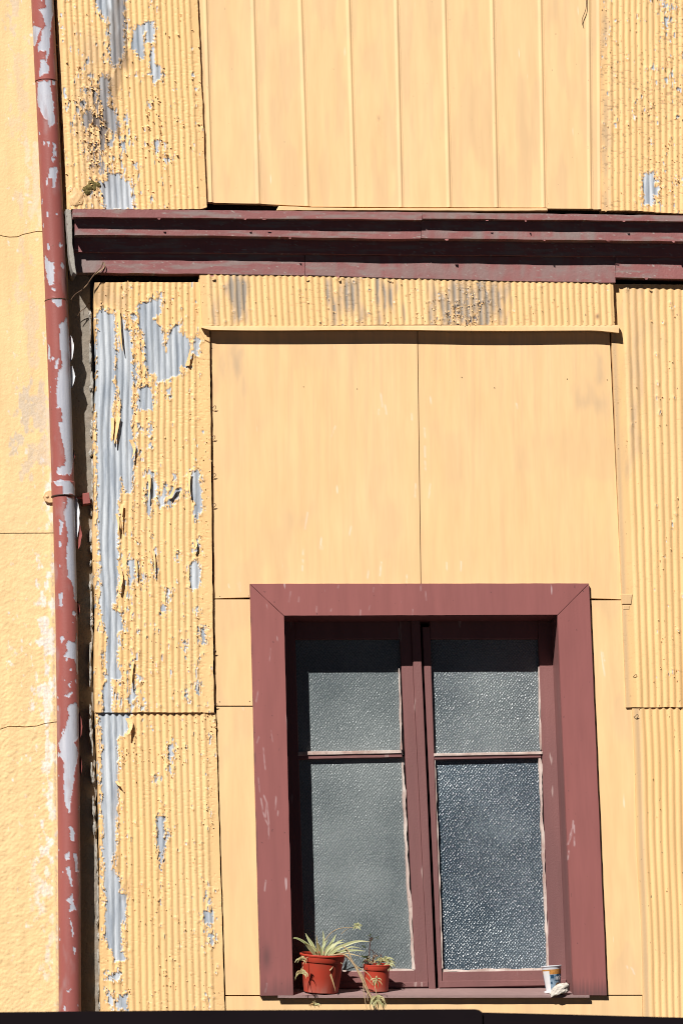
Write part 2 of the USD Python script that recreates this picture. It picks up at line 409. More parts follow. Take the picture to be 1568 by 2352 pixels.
def slab(poly, yf, yb, wobble=.0006, seed=0, step=12, bevel=.0015):
    """A board or plate: measured outline at depth yf, extruded back to yb, edges a little uneven, the front edge eased."""
    poly = np.asarray(poly, float)
    pts = []
    for a, b in zip(poly, np.roll(poly, -1, 0)):
        k = max(int(np.linalg.norm(b - a) / step), 1)
        pts += [a + (b - a) * t for t in np.arange(k) / k]
    pts = np.array(pts)
    w = P(pts[:, 0], pts[:, 1], yf)
    w[:, 0] += jitter(w, wobble, 30, seed); w[:, 2] += jitter(w, wobble, 30, seed + 5)
    xz = w[:, [0, 2]]
    pg = Polygon(xz)
    if not pg.is_valid:
        pg = pg.buffer(0)
    if pg.exterior.is_ccw is False:
        xz = xz[::-1]; pg = Polygon(xz)
    inner = pg.buffer(-bevel, join_style=2) if bevel else pg
    if bevel and (inner.is_empty or inner.geom_type != 'Polygon'):
        inner, bevel = pg, 0
    tv, tf = trimesh.creation.triangulate_polygon(inner, engine='earcut')
    ring = np.array(pg.exterior.coords)[:-1]
    k = len(ring)
    V = [np.column_stack([tv[:, 0], np.full(len(tv), yf), tv[:, 1]])]
    F = [tf]
    n = len(tv)
    def band(r0, y0, r1, y1):
        nonlocal n
        kk = len(r0)
        V.append(np.column_stack([r0[:, 0], np.full(kk, y0), r0[:, 1]])); V.append(np.column_stack([r1[:, 0], np.full(kk, y1), r1[:, 1]]))
        i = np.arange(kk); j = (i + 1) % kk
        F.append(np.vstack([np.stack([n + i, n + kk + i, n + kk + j], 1), np.stack([n + i, n + kk + j, n + j], 1)]))
        n += 2 * kk
    if bevel:
        ir = np.array(inner.exterior.coords)[:-1]
        near = np.array([ir[np.argmin(((ir - r) ** 2).sum(1))] for r in ring])
        band(near, yf, ring, yf + bevel)
        band(ring, yf + bevel, ring, yb)
    else:
        band(ring, yf, ring, yb)
    v, f = np.vstack(V), np.vstack(F)
    fr = f[:len(tf)]
    nn = np.cross(v[fr[:, 1]] - v[fr[:, 0]], v[fr[:, 2]] - v[fr[:, 0]])
    if nn[:, 1].sum() > 0:
        f[:len(tf)] = fr[:, ::-1]
    return v, f

def quad(u0, v0, u1, v1):
    return [(u0, v0), (u1, v0), (u1, v1), (u0, v1)]

def hexa(front, yf, back, yb, n=24, wob=.0008, seed=0):
    """Box between four measured front corners at depth(s) yf and four back corners at yb; order TL TR BR BL. Finely cut along its length so that it can be uneven."""
    yf, yb = np.broadcast_to(yf, 4), np.broadcast_to(yb, 4)
    fr = np.array([P(a[0], a[1], y) for a, y in zip(front, yf)]); bk = np.array([P(a[0], a[1], y) for a, y in zip(back, yb)])
    prof = []
    for t in np.linspace(0, 1, n + 1):
        L = lambda c: [c[0] * (1 - t) + c[1] * t, c[3] * (1 - t) + c[2] * t]
        ft, fb = L(fr); bt, bb = L(bk)
        prof.append(np.array([ft, fb, bb, bt]))
    prof = np.array(prof)
    prof[..., 2] += jitter(prof, wob, 22, seed); prof[..., 1] += jitter(prof, wob, 17, seed + 3)
    return loft(prof)

def loft(prof, caps=True):
    """Skin over a row of closed profiles (n, k, 3)."""
    n, k = prof.shape[:2]
    v = prof.reshape(-1, 3)
    i, j = np.meshgrid(np.arange(n - 1), np.arange(k), indexing='ij')
    a, b = i * k + j, i * k + (j + 1) % k
    c, d = b + k, a + k
    f = np.vstack([np.stack([a.ravel(), b.ravel(), c.ravel()], 1), np.stack([a.ravel(), c.ravel(), d.ravel()], 1)])
    if caps:
        for base, flip in ((0, True), ((n - 1) * k, False)):
            t = np.array([[base, base + q, base + q + 1] for q in range(1, k - 1)])
            f = np.vstack([f, t[:, ::-1] if flip else t])
    return v, f

def smooth_path(pts, n=24):
    from scipy.interpolate import PchipInterpolator, CubicSpline
    pts = np.asarray(pts, float)
    if len(pts) == 2:
        return pts[0] + (pts[1] - pts[0]) * np.linspace(0, 1, n)[:, None]
    d = np.r_[0, np.cumsum(np.linalg.norm(np.diff(pts, axis=0), axis=1))]
    return CubicSpline(d, pts, bc_type='natural')(np.linspace(0, d[-1], n))

def tube(path, r, k=7):
    path = np.asarray(path, float)
    r = np.broadcast_to(r, len(path))
    t = np.gradient(path, axis=0); t /= np.linalg.norm(t, axis=1, keepdims=True) + 1e-12
    ref = np.array([0, 1, 0]) if abs(t[0][1]) < .8 else np.array([1, 0, 0])
    a = np.cross(t, ref); a /= np.linalg.norm(a, axis=1, keepdims=True) + 1e-12
    b = np.cross(t, a)
    th = np.arange(k) / k * 2 * math.pi
    prof = path[:, None] + r[:, None, None] * (np.cos(th)[None, :, None] * a[:, None] + np.sin(th)[None, :, None] * b[:, None])
    return loft(prof)

def join(*ms):
    V, F, n = [], [], 0
    for v, f in ms:
        V.append(np.asarray(v)); F.append(np.asarray(f) + n); n += len(v)
    return np.vstack(V), np.vstack(F)


# ---------------------------------------------------------------- ground
g = trimesh.creation.box([400, 400, .2]); g.apply_translation([0, 0, -.1])
tag(obj('ground', g, 'asphalt'), kind='structure')

# ---------------------------------------------------------------- measured patches of bare metal (each list in the grid of one enlargement)
def Z(pts, k, ou, ov):
    return [(x * k + ou, y * k + ov) for x, y in pts]
UL_PATCH = [Z(p, .32, 0, 0) for p in (
    [(690, 0), (895, 0), (885, 200), (890, 350), (850, 460), (800, 470), (790, 250), (780, 120), (750, 150), (735, 70), (700, 80)],
    [(690, -200), (895, -200), (895, 10), (690, 10)],
    [(720, 550), (775, 555), (780, 650), (770, 760), (830, 800), (840, 940), (800, 950), (760, 900), (750, 800), (715, 700)],
    [(960, 230), (1000, 180), (1030, 170), (1030, 420), (1000, 410), (970, 360), (940, 350)], [(1040, 160), (1095, 145), (1105, 300), (1050, 300)],
    [(1080, 350), (1100, 340), (1115, 460), (1155, 490), (1150, 560), (1105, 595), (1085, 540), (1065, 440)],
    [(700, 1300), (770, 1290), (780, 1250), (850, 1240), (890, 1290), (930, 1300), (960, 1500), (760, 1500), (740, 1420)],
    [(890, 850), (935, 845), (930, 880), (900, 880)], [(1060, 740), (1085, 735), (1080, 775)], [(1105, 1010), (1135, 1010), (1135, 1080), (1115, 1110)],
    [(1175, 1010), (1190, 1050), (1180, 1075)], [(950, 1170), (985, 1170), (980, 1205)], [(1200, 1125), (1220, 1135), (1205, 1155)],
    [(590, 850), (625, 800), (660, 820), (655, 870), (600, 870)], [(675, 850), (705, 850), (705, 895), (680, 890)])]
LL1_PATCH = [Z(p, .32, 0, 439) for p in (
    [(700, 850), (740, 850), (765, 870), (790, 880), (815, 875), (825, 900), (825, 1300), (815, 1380), (830, 1450), (800, 1572), (680, 1572), (690, 1300), (695, 1000)],
    [(860, 870), (880, 900), (895, 990), (930, 1010), (940, 1000), (945, 1250), (945, 1572), (870, 1572), (850, 1420), (825, 1300), (855, 1100), (850, 950)],
    [(990, 810), (1060, 790), (1090, 780), (1140, 790), (1150, 740), (1160, 870), (1140, 895), (1100, 905), (1120, 960), (1160, 970), (1185, 1150), (1200, 1160), (1205, 1030), (1240, 980),
     (1290, 960), (1300, 1040), (1340, 1040), (1365, 1100), (1370, 1180), (1340, 1290), (1300, 1250), (1285, 1320), (1210, 1345), (1130, 1370), (1110, 1300), (1065, 1310), (1040, 1200), (1030, 1050), (1000, 960)],
    [(1390, 1060), (1420, 1050), (1430, 1180), (1395, 1185)], [(930, 890), (960, 860), (980, 890), (960, 940)],
    [(1000, 1420), (1065, 1400), (1090, 1450), (1105, 1500), (1095, 1568), (985, 1568), (985, 1490)], [(1195, 1440), (1215, 1420), (1230, 1455), (1205, 1475)],
    [(950, 1250), (980, 1250), (975, 1390), (960, 1390)])] + [Z(p, .32, 0, 940.8) for p in (
    [(690, 0), (800, 0), (810, 60), (795, 220), (845, 250), (850, 100), (870, 0), (945, 0), (950, 180), (975, 240), (995, 310), (970, 330), (960, 430), (945, 600), (920, 600), (890, 590), (870, 480),
     (860, 620), (850, 700), (860, 760), (845, 860), (840, 930), (850, 1010), (845, 1150), (860, 1190), (840, 1290), (830, 1390), (800, 1400), (810, 1440), (870, 1470), (885, 1568), (750, 1568),
     (735, 1500), (715, 1420), (720, 1300), (715, 1100), (700, 800), (695, 500)],
    [(985, 110), (1000, 95), (1010, 150), (990, 150)], [(1065, 140), (1090, 110), (1085, 170), (1070, 190)], [(1065, 250), (1090, 245), (1085, 285)],
    [(1065, 450), (1085, 445), (1105, 510), (1125, 545), (1120, 620), (1085, 650), (1075, 770), (1050, 660), (1060, 560)],
    [(1135, 630), (1165, 610), (1180, 530), (1195, 620), (1180, 690), (1150, 710)], [(1210, 610), (1240, 560), (1295, 560), (1290, 640), (1240, 660), (1225, 700), (1205, 670)],
    [(1365, 460), (1380, 435), (1430, 430), (1435, 600), (1450, 690), (1420, 785), (1395, 780), (1390, 640), (1360, 600)], [(1250, 460), (1265, 460), (1265, 510), (1250, 505)],
    [(1410, 930), (1425, 940), (1430, 1000), (1405, 1010)], [(1360, 1110), (1385, 1085), (1430, 1110), (1435, 1220), (1420, 1290), (1385, 1290), (1355, 1220)],
    [(920, 1080), (965, 1075), (970, 1150), (950, 1240), (930, 1280), (920, 1160)], [(980, 1100), (995, 1090), (998, 1215), (980, 1180)], [(1095, 1010), (1125, 1005), (1125, 1150), (1110, 1200), (1100, 1100)],
    [(1185, 1300), (1215, 1290), (1215, 1400), (1195, 1340)], [(1155, 1440), (1170, 1400), (1205, 1440), (1190, 1465)], [(1270, 1040), (1290, 1070), (1275, 1075)], [(1022, 1180), (1040, 1190), (1035, 1260)],
    [(1400, 1420), (1418, 1420), (1412, 1480)])] + [Z(p, .32, 0, 1442.6) for p in (
    [(750, -5), (885, -5), (840, 40), (850, 120), (835, 200), (850, 290), (865, 310), (860, 390), (800, 370), (805, 450), (800, 615), (740, 615), (735, 480), (760, 380), (755, 200), (770, 100)],
    [(938, 260), (958, 230), (952, 330), (930, 320)], [(945, 400), (960, 370), (965, 510), (925, 550), (905, 500), (940, 470)], [(980, 330), (1000, 340), (995, 390), (980, 370)], [(825, 480), (855, 470), (845, 515)],
    [(1310, 110), (1325, 90), (1335, 130), (1320, 150)], [(1328, 440), (1348, 440), (1350, 520), (1325, 490)], [(1400, 390), (1422, 380), (1425, 480), (1405, 450)], [(1445, 0), (1475, 20), (1475, 120), (1445, 115)], [(1000, 575), (1045, 560), (1030, 590)])]
LL2_PATCH = [Z(p, .32, 0, 1442.6) for p in (
    [(710, 600), (940, 600), (920, 680), (915, 750), (860, 770), (840, 820), (845, 1000), (840, 1130), (850, 1180), (835, 1300), (835, 1572), (740, 1572), (735, 1400), (730, 1200), (720, 950), (740, 880), (730, 760), (715, 700)],
    [(1205, 840), (1245, 835), (1240, 900), (1225, 970), (1205, 930)], [(1213, 990), (1232, 1000), (1215, 1060)], [(1115, 1060), (1132, 1060), (1120, 1110)], [(1130, 1370), (1175, 1345), (1180, 1572), (1130, 1572)])] + [Z(p, .32, 0, 1850.2) for p in (
    [(735, 260), (835, 260), (840, 300), (810, 370), (800, 460), (830, 490), (855, 520), (860, 640), (905, 645), (905, 830), (870, 850), (875, 1050), (905, 1090), (890, 1120), (830, 1120), (810, 1075), (780, 1020), (760, 960),
     (750, 800), (760, 760), (750, 600), (745, 400), (730, 350)],
    [(1120, 90), (1180, 70), (1185, 330), (1165, 370), (1155, 450), (1145, 360), (1135, 250)], [(1455, 780), (1490, 760), (1525, 770), (1525, 860), (1490, 855), (1455, 850)], [(1495, 925), (1530, 925), (1530, 1010), (1500, 990)],
    [(1488, 680), (1508, 680), (1500, 715)], [(760, 1215), (865, 1205), (850, 1250), (780, 1250)], [(765, 1320), (800, 1340), (805, 1440), (790, 1450)], [(830, 1440), (860, 1370), (915, 1370), (910, 1470), (850, 1470)], [(1198, 190), (1216, 200), (1205, 260)])]
UR_PATCH = [Z(p, .36, 1003.5, 0) for p in (
    [(1315, 1110), (1350, 1100), (1380, 1100), (1385, 1190), (1410, 1195), (1405, 1240), (1380, 1260), (1375, 1305), (1320, 1300), (1315, 1200)], [(1438, 10), (1457, 10), (1457, 50), (1438, 40)],
    [(1443, 115), (1467, 115), (1467, 165), (1443, 160)], [(1508, 1130), (1527, 1130), (1520, 1175)], [(1480, 30), (1500, 30), (1495, 55)])]
RR_PATCH = [[(1437, 962), (1442, 960), (1441, 980), (1436, 985)], [(1462, 1050), (1467, 1060), (1466, 1075)], [(1556, 950), (1562, 965), (1558, 980)], [(1563, 990), (1567, 1010), (1561, 1005)]]
PIPE_PATCH = [Z(p, .32, 0, 0) for p in (
    [(275, 85), (300, 130), (320, 200), (290, 240), (290, 290), (270, 320), (270, 380), (320, 380), (330, 470), (350, 360), (355, 230), (385, 60), (375, -10), (310, -10), (320, 70)],
    [(310, -250), (375, -250), (380, 0), (310, 0)],
    [(245, 190), (290, 220), (270, 260), (250, 330), (235, 330), (228, 190)], [(285, 440), (320, 450), (345, 500), (345, 545), (280, 555), (270, 540), (285, 490)],
    [(265, 590), (350, 600), (370, 690), (385, 900), (350, 930), (340, 880), (310, 860), (270, 770)], [(375, 1040), (395, 1050), (385, 1140), (370, 1150)],
    [(345, 1230), (360, 1210), (405, 1215), (400, 1280), (385, 1370), (365, 1360), (370, 1300), (345, 1290)], [(330, 1040), (355, 1030), (345, 1075)], [(360, 1150), (385, 1155), (375, 1190)])] + [Z(p, .32, 0, 439) for p in (
    [(320, 470), (340, 490), (345, 520), (385, 520), (375, 620), (380, 680), (350, 680), (330, 600), (320, 530)], [(365, 700), (390, 710), (390, 735), (375, 730)], [(365, 795), (390, 780), (430, 785), (435, 835), (405, 850)],
    [(470, 915), (490, 1020), (510, 1300), (520, 1572), (405, 1572), (400, 1400), (415, 1310), (440, 1280), (420, 1060), (420, 980), (445, 950)], [(340, 1100), (360, 1150), (355, 1230), (345, 1190)],
    [(385, 1230), (415, 1210), (410, 1290), (395, 1290)])] + [Z(p, .32, 0, 940.8) for p in (
    [(430, 0), (530, 0), (530, 200), (525, 350), (500, 480), (410, 485), (405, 430), (460, 420), (455, 300), (430, 200), (415, 110), (440, 100)],
    [(385, 520), (500, 520), (540, 580), (530, 620), (445, 620), (440, 560), (400, 560)], [(480, 640), (545, 650), (560, 900), (560, 1400), (530, 1380), (510, 1250), (480, 1220), (470, 1050), (480, 900), (445, 740), (470, 720)],
    [(428, 800), (445, 830), (437, 915), (423, 915)], [(423, 1330), (447, 1325), (440, 1420), (425, 1410)])] + [Z(p, .32, 0, 1442.6) for p in (
    [(480, 95), (530, 120), (545, 40), (565, 300), (545, 350), (530, 230), (500, 225), (455, 215), (480, 170), (465, 135)],
    [(490, 560), (540, 540), (570, 620), (580, 760), (530, 830), (560, 900), (545, 970), (525, 1080), (510, 1180), (490, 1340), (465, 1280), (455, 1200), (450, 960), (430, 930), (420, 820), (460, 750), (470, 700), (490, 640), (470, 590)],
    [(510, 1430), (525, 1540), (500, 1530)], [(450, 490), (520, 480), (490, 510)], [(480, 420), (500, 400), (495, 440)])] + [Z(p, .32, 0, 1850.2) for p in (
    [(500, 160), (522, 170), (527, 270), (510, 260), (495, 235)], [(465, 360), (495, 345), (490, 400), (465, 410)], [(520, 360), (545, 360), (550, 450), (560, 480), (540, 480), (530, 420)],
    [(465, 460), (490, 440), (500, 520), (515, 590), (500, 590), (490, 540)], [(475, 690), (510, 650), (520, 710), (545, 770), (525, 760), (485, 780), (500, 720)], [(490, 820), (512, 850), (500, 890)],
    [(518, 1030), (537, 1040), (530, 1090)], [(460, 1340), (515, 1325), (490, 1350)])]

# ================================================================ the corrugated house
house = thing('corrugated_house', 'yellow house front of peeling corrugated iron and flat sheets round a red-brown window', 'house')

# inner wall that carries the cladding: dark timber, with the window's opening left open
def ring_wall():
    o = [P(u, v, .05)[[0, 2]] for u, v in ((205, -90), (1680, -90), (1690, 2500), (245, 2500))]
    h = [P(u, v, .05)[[0, 2]] for u, v in ((640, 1400), (1300, 1400), (1330, 2300), (655, 2300))]
    return trimesh.creation.extrude_polygon(Polygon(o, [h]), .15, engine='earcut').apply_transform(np.array([[1, 0, 0, 0], [0, 0, 1, .05], [0, 1, 0, 0], [0, 0, 0, 1.]]))
rw = ring_wall(); rw.fix_normals()
obj('inner_wall', rw, 'timber_dark', house, label='dark boards behind the metal cladding')
lo, hi = P(228, 2470, .03), P(1690, 2470, .03)
b = trimesh.creation.box([hi[0] - lo[0], .16, lo[2]]); b.apply_translation([(hi[0] + lo[0]) / 2, .10, lo[2] / 2])
obj('lower_wall', b, 'yellow_panel', house, label='plain yellow wall below the window storey')

# upper left sheet
def dens_ul(u, v):
    d = .185 + .16 * np.exp(-(((u - 225) / 45) ** 2 + ((v - 300) / 130) ** 2)) + .04 * (u < 300) + .05 * np.exp(-((v - 330) / 40) ** 2)
    return d * np.where((u > 260) & (u < 325) & (v > 150) & (v < 260), .7, 1.0)
s = Sheet((124, -80), (450, -80), (475, 480), (153, 480), -.034, .0024, .003, .05, ragged=1.2, seed=2, bottom=lambda t: -5 * max(0, (t - .93) / .07) ** 2)
s.corrugate(22, .0039, .03, .955).undulate(.002, 3, 1)
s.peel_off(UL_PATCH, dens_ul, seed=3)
s.wear[..., 2] = soft(s.U, s.V, [(250, -80, 290, 140, .35), (246, -80, 290, 150, .5), (230, 165, 272, 315, .5), (268, -80, 276, 70, .6), (236, 170, 250, 310, .5), (262, 250, 275, 310, .7), (275, -80, 285, 130, .45)], seed=8, edge=10)
clus = np.exp(-(((s.U - 222) / 42) ** 2 + ((s.V - 290) / 120) ** 2))
s.wear[..., 2] = np.maximum(s.wear[..., 2], s.wear[..., 0] * clus * .85)
s.wear[..., 2] = np.maximum(s.wear[..., 2], .9 * clus * np.clip((meshkit.fbm(np.stack([s.U / 3.2, s.V / 7, s.U * 0], -1), 3, 66) - .60) * 9, 0, 1))
s.wear[..., 1] = np.maximum(soft(s.U, s.V, [(165, 60, 245, 420, .30), (165, 400, 235, 480, .5), (248, -80, 292, 150, .75), (228, 165, 272, 320, .65)], seed=12, edge=40), 0)
s.build('corrugated_sheet', 'yellow_paint', house, 'upper left corrugated sheet with grey bare patches beside the drainpipe')
s.flakes(420, lambda u, v: .14 + 1.3 * np.exp(-(((u - 215) / 40) ** 2 + ((v - 300) / 110) ** 2)) + .5 * np.exp(-((u - 370) / 50) ** 2 - ((v - 320) / 60) ** 2), seed=21, size=(.003, .011))
# moss and a lump of plaster at its lower left corner
def lump(cu, cv, ru, rv, y, d, seed, sub=3):
    m_ = trimesh.creation.icosphere(sub)
    v = np.array(m_.vertices)
    v *= (1 + (meshkit.fbm(v * 2.2 + seed, 3, seed) - .5) * .9)[:, None]
    c = P(cu, cv, y)
    return c + v * np.array([ru * .0016, d, rv * .0016]), np.array(m_.faces)
obj('plaster_lump', lump(176, 455, 16, 22, -.036, .008, 3), 'yellow_trim', house, smooth=True, label='rounded lump of filler above the cornice end')
obj('moss', join(*[lump(196 + 26 * a, 434 - 14 * a + 8 * math.sin(9 * a), 7 + 3 * math.sin(7 * a), 7, -.038, .005, int(10 * a), 2) for a in np.linspace(0, 1, 7)]), 'moss', house, smooth=True)

# ribbed planks above the cornice
top = [454, 479, 588, 697, 807, 917, 1027, 1137, 1247.6, 1358, 1382]
bot = [473, 491, 601, 713, 821, 928, 1038.5, 1147.5, 1255.5, 1361.7, 1384]
for k in range(10):
    ext = lambda a, b_, v: a + (b_ - a) * (v / 470)
    vb = [463, 465, 467.5, 474, 474.5, 475, 475, 475.5, 478, 480][k]
    vb2 = [464, 467, 473, 474.5, 475, 475, 475.5, 476, 479, 480][k]
    g_ = .25
    s = Sheet((ext(top[k], bot[k], -80) + (0 if k == 0 else g_), -80), (ext(top[k + 1], bot[k + 1], -80), -80), (ext(top[k + 1], bot[k + 1], vb2), vb2), (ext(top[k], bot[k], vb) + (0 if k == 0 else g_), vb), -.022,
              .0016 if k in (0, 9) else .002, .005 if k == 4 else .012, .03, seed=k)
    w_m = (top[k + 1] - top[k]) * .0016
    d = (1 - s.S) * w_m                                      # metres from the bead's outer edge
    e_ = d - .0105
    s.h += .0034 * np.cos(np.clip(e_ / np.where(e_ < 0, .0075, .0125), -1, 1) * math.pi / 2) ** 2
    s.undulate(.0011, 2.2, 40 + k, .3)
    s.wear[..., 1] = .25 * np.clip((meshkit.fbm(np.stack([s.U / 30, s.V / 140, np.zeros_like(s.U)], -1), 3, 50) - .52) * 4, 0, .45)
    if k == 4:
        s.wear[..., 2] = np.maximum(.8 * np.exp(-(((s.U - 870) / 5) ** 2 + ((s.V - 271) / 7) ** 2)), .25 * np.exp(-(((s.U - 872) / 9) ** 2 + ((s.V - 285) / 30) ** 2)))
        s.wear[..., 2] *= np.clip(meshkit.fbm(np.stack([s.U / 3, s.V / 3, s.U * 0], -1), 2, 9) * 2 - .4, 0, 1)
    s.build('plank', 'yellow_plank', house, smooth=True)
obj('flashing', slab([(640, 472), (720, 476), (820, 477), (1000, 477.5), (1256, 477.5), (1258, 483), (1140, 484), (968, 483), (800, 482.5), (634, 483)], -.030, .02, .0008, 4), 'yellow_plank', house)

# upper right sheet
s = Sheet((1377, -80), (1680, -80), (1684, 494), (1381, 484), -.026, .0026, .0032, .05, ragged=1.0, seed=5, bottom=lambda t: -3 * math.sin(math.pi * min(t * 2.3, 1)) + 4 * max(t - .4, 0))
s.corrugate(21, .0035, .05, 1.0).undulate(.0015, 3, 3)
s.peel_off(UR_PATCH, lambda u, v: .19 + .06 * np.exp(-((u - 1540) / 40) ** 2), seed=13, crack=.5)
s.wear[..., 1] = soft(s.U, s.V, [(1376, -80, 1402, 494, .5)], seed=4, edge=30)  # shading of a soft fold, painted down the flat left strip
s.build('corrugated_sheet', 'yellow_paint', house, 'upper right corrugated sheet with many small chips')
s.flakes(420, lambda u, v: .2 + np.exp(-((u - 1530) / 60) ** 2), seed=22)

# ---------------------------------------------------------------- cornice
cornice = thing('cornice', parent=house)
def moulding(uL, uR, tl, tr, bl, br, y, back, name='fascia', mat='red_cornice', n=120, seed=0, wob=.0014, stains=(), sag=None, label=None):
    """A long board with uneven edges: measured top and bottom lines at its left and right end."""
    s = Sheet((uL, tl), (uR, tr), (uR + .0, br), (uL, bl), y, .006, .003, back, ragged=wob / .0016, seed=seed, bottom=sag, top=sag)
    s.undulate(.002, 6, seed, 1)
    s.wear[..., 1] = np.clip((meshkit.fbm(np.stack([s.U / 45, s.V / 7, s.U * 0], -1), 4, seed + 60) - .5) * 3.5, 0, .8)
    if len(stains):
        s.wear[..., 1] = np.maximum(s.wear[..., 1], soft(s.U, s.V, stains, seed=seed + 4, edge=25))
    n_ = meshkit.fbm(np.stack([s.U / 6, s.V / 3, s.U * 0], -1), 3, seed + 70)
    s.wear[..., 0] = np.clip((n_ - .75) * 12, 0, 1)
    s.build(name, mat, cornice, label)
    return s
moulding(168, 969, 479, 486.5, 497.5, 504, -.145, .05, seed=1)
moulding(970, 1684, 487, 495.5, 501, 508.5, -.147, .05, seed=2, stains=[(970, 480, 1180, 510, .8), (1290, 480, 1400, 510, .3)])
moulding(172, 966, 499, 506, 539.5, 546.5, -.110, .05, seed=3, wob=.002, sag=lambda t: -3 * math.sin(t * 5) * .5)
moulding(967, 1684, 507, 511, 546, 555, -.112, .05, seed=4, stains=[(1090, 520, 1400, 556, .9), (970, 510, 1040, 550, .6)], wob=.002)
moulding(171, 1684, 543, 557, 578, 590, -.058, .05, seed=5, name='cove', mat='red_cornice')
moulding(170, 700, 577, 584, 625, 631, -.037, .05, seed=6, stains=[(170, 575, 240, 640, .9), (560, 600, 700, 640, .5)], wob=.0022)
moulding(701, 1412, 584, 588.5, 631, 648, -.038, .05, seed=7, stains=[(700, 590, 1412, 655, .6)], wob=.0022, sag=lambda t: 2.2 * math.sin(3.0 * t))
moulding(1413, 1684, 588.5, 590, 636, 643, -.043, .05, seed=8, stains=[(1413, 600, 1450, 650, .5)])
# cap behind the mouldings so that no light comes through, and its plastered left end
v0, f0 = hexa([(172, 484), (1684, 499), (1684, 628), (178, 618)], -.03, [(165, 480), (1684, 496), (1684, 628), (170, 618)], .06, 60, 0)
obj('core', (v0, f0), 'timber_dark', cornice)
obj('end_plaster', slab([(151, 480), (163, 481), (166, 520), (166, 560), (172, 600), (176, 629), (168, 624), (160, 596), (156, 540)], -.100, .03, .002, 9, step=5), 'plaster', cornice, label='broken grey plaster end of the cornice')
rg = np.random.default_rng(4)
V, F, n = [], [], 0
for k in range(16):                                          # curled chips along the lower edges
    row = rg.integers(0, 3)
    u = rg.uniform(180, 1568)
    t = (u - 170) / 1500
    if row == 0: c = P(u, 500 + 8 * t, -.148)
    elif row == 1: c = P(u, 541 + 13 * t, -.112)
    else: c = P(u, 629 + 12 * t, -.047)
    w_, l_ = rg.uniform(.003, .009), rg.uniform(.002, .006)
    q = np.array([[-w_, 0, 0], [w_, 0, rg.uniform(-.002, .002)], [w_ * .5, -l_, -l_ * 1.2], [-w_ * .6, -l_ * .7, -l_]])
    V += list(c + q); F += [[n, n + 1, n + 2], [n, n + 2, n + 3]]; n += 4
obj('paint_flakes', (np.array(V), np.array(F)), 'red_cornice', cornice, kind='stuff')

# ---------------------------------------------------------------- lintel: a boxed-out band of corrugated iron with a rolled lip
lintel = thing('lintel', parent=house)
s = Sheet((458, 629), (1407, 646), (1411, 746), (465, 748), -.030, .0026, .0028, .035, ragged=.8, seed=6, bottom=lambda t: 1.2 * math.sin(t * 9))
s.corrugate(64, .0038, .014, 1.0).undulate(.003, 3.5, 5)
stn = [(528, 632, 580, 745, .95), (745, 634, 838, 740, .95), (868, 640, 920, 740, .9), (985, 640, 1160, 752, .8), (1120, 640, 1175, 752, .8), (484, 640, 500, 752, .5)]
s.wear[..., 1] = np.clip(soft(s.U, s.V, stn, seed=15, edge=22) * (1.25 - .7 * np.clip(s.h / .0038, 0, 1)), 0, .95)   # grime gathers in the grooves
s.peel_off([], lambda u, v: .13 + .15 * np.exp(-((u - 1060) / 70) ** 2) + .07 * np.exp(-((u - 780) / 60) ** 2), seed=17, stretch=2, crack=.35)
s.wear[..., 2] = np.maximum(s.wear[..., 2], s.wear[..., 0] * (s.U > 990) * (s.U < 1150) * .7 * (s.V > 690))
s.wear[..., 2] = np.maximum(s.wear[..., 2], np.exp(-(((s.U - 1371) / 4) ** 2 + ((s.V - 727) / 6) ** 2)) * .8)
s.build('corrugated_sheet', 'yellow_paint', lintel, 'grey-stained corrugated band above the window panels')
s.flakes(230, lambda u, v: .12 + 2.5 * np.exp(-((u - 1060) / 70) ** 2 - ((v - 725) / 30) ** 2) + .5 * np.exp(-((u - 1050) / 110) ** 2) + .4 * np.exp(-((u - 780) / 50) ** 2), seed=23)
pr = []
for t in np.linspace(0, 1, 90):
    u = 463 + (1421 - 463) * t
    drop = 1.5 * math.sin(t * 11) * .6 + (6 * max(0, (t - .93) / .07) ** 1.5) + 2.0 * t - (5 * max(0, (.02 - t) / .02))
    top_, low = 748 - 2 * t, 757 + drop
    w_ = [P(u, top_, -.024), P(u, top_, -.034), P(u, top_ + .35 * (low - top_), -.038), P(u, low, -.042), P(u, low, -.0405)]
    z_b = P(u, low, -.0405)
    w_ += [np.array([z_b[0], -.010, z_b[2] + .003]), np.array([z_b[0], .004, z_b[2] + .008]), np.array([z_b[0], .004, w_[0][2]])]
    pr.append(w_)
pr = np.array(pr)
vv, ff = loft(pr)
obj('lip', (vv, ff), 'yellow_trim', lintel, label='pale rolled lip along the lower edge of the band')
obj('end_piece', slab([(456, 640), (470, 640), (472, 748), (480, 757), (473, 768), (482, 786), (470, 780), (460, 762)], -.021, .02, .001, 5), 'yellow_paint', lintel)

# ---------------------------------------------------------------- left column of corrugated iron, two sheets
def dens_ll(u, v):
    return .150 + .085 * np.exp(-((u - 300) / 35) ** 2) + .045 * np.exp(-((u - 455) / 14) ** 2) + .04 * np.exp(-((v - 1520) / 120) ** 2)
s = Sheet((217, 648), (480, 648), (491, 1637), (216, 1637), -.015, .0022, .0030, .055, ragged=1.0, seed=7, left=lambda t: 2.5 * math.sin(t * 9) - 2 * math.sin(t * 23))
s.corrugate(16, .0037, .03, .885).undulate(.002, 3, 7)
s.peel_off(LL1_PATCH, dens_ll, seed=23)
s.wear[..., 1] = soft(s.U, s.V, [(216, 645, 300, 720, .5)], seed=31, edge=50)
s.wear[..., 2] = soft(s.U, s.V, [(222, 1440, 232, 1640, .5), (296, 1020, 302, 1120, .3), (216, 645, 262, 690, .35)], seed=41, edge=12)
s.build('corrugated_sheet', 'yellow_paint', house, 'left corrugated sheet with the largest strips of bare grey zinc')
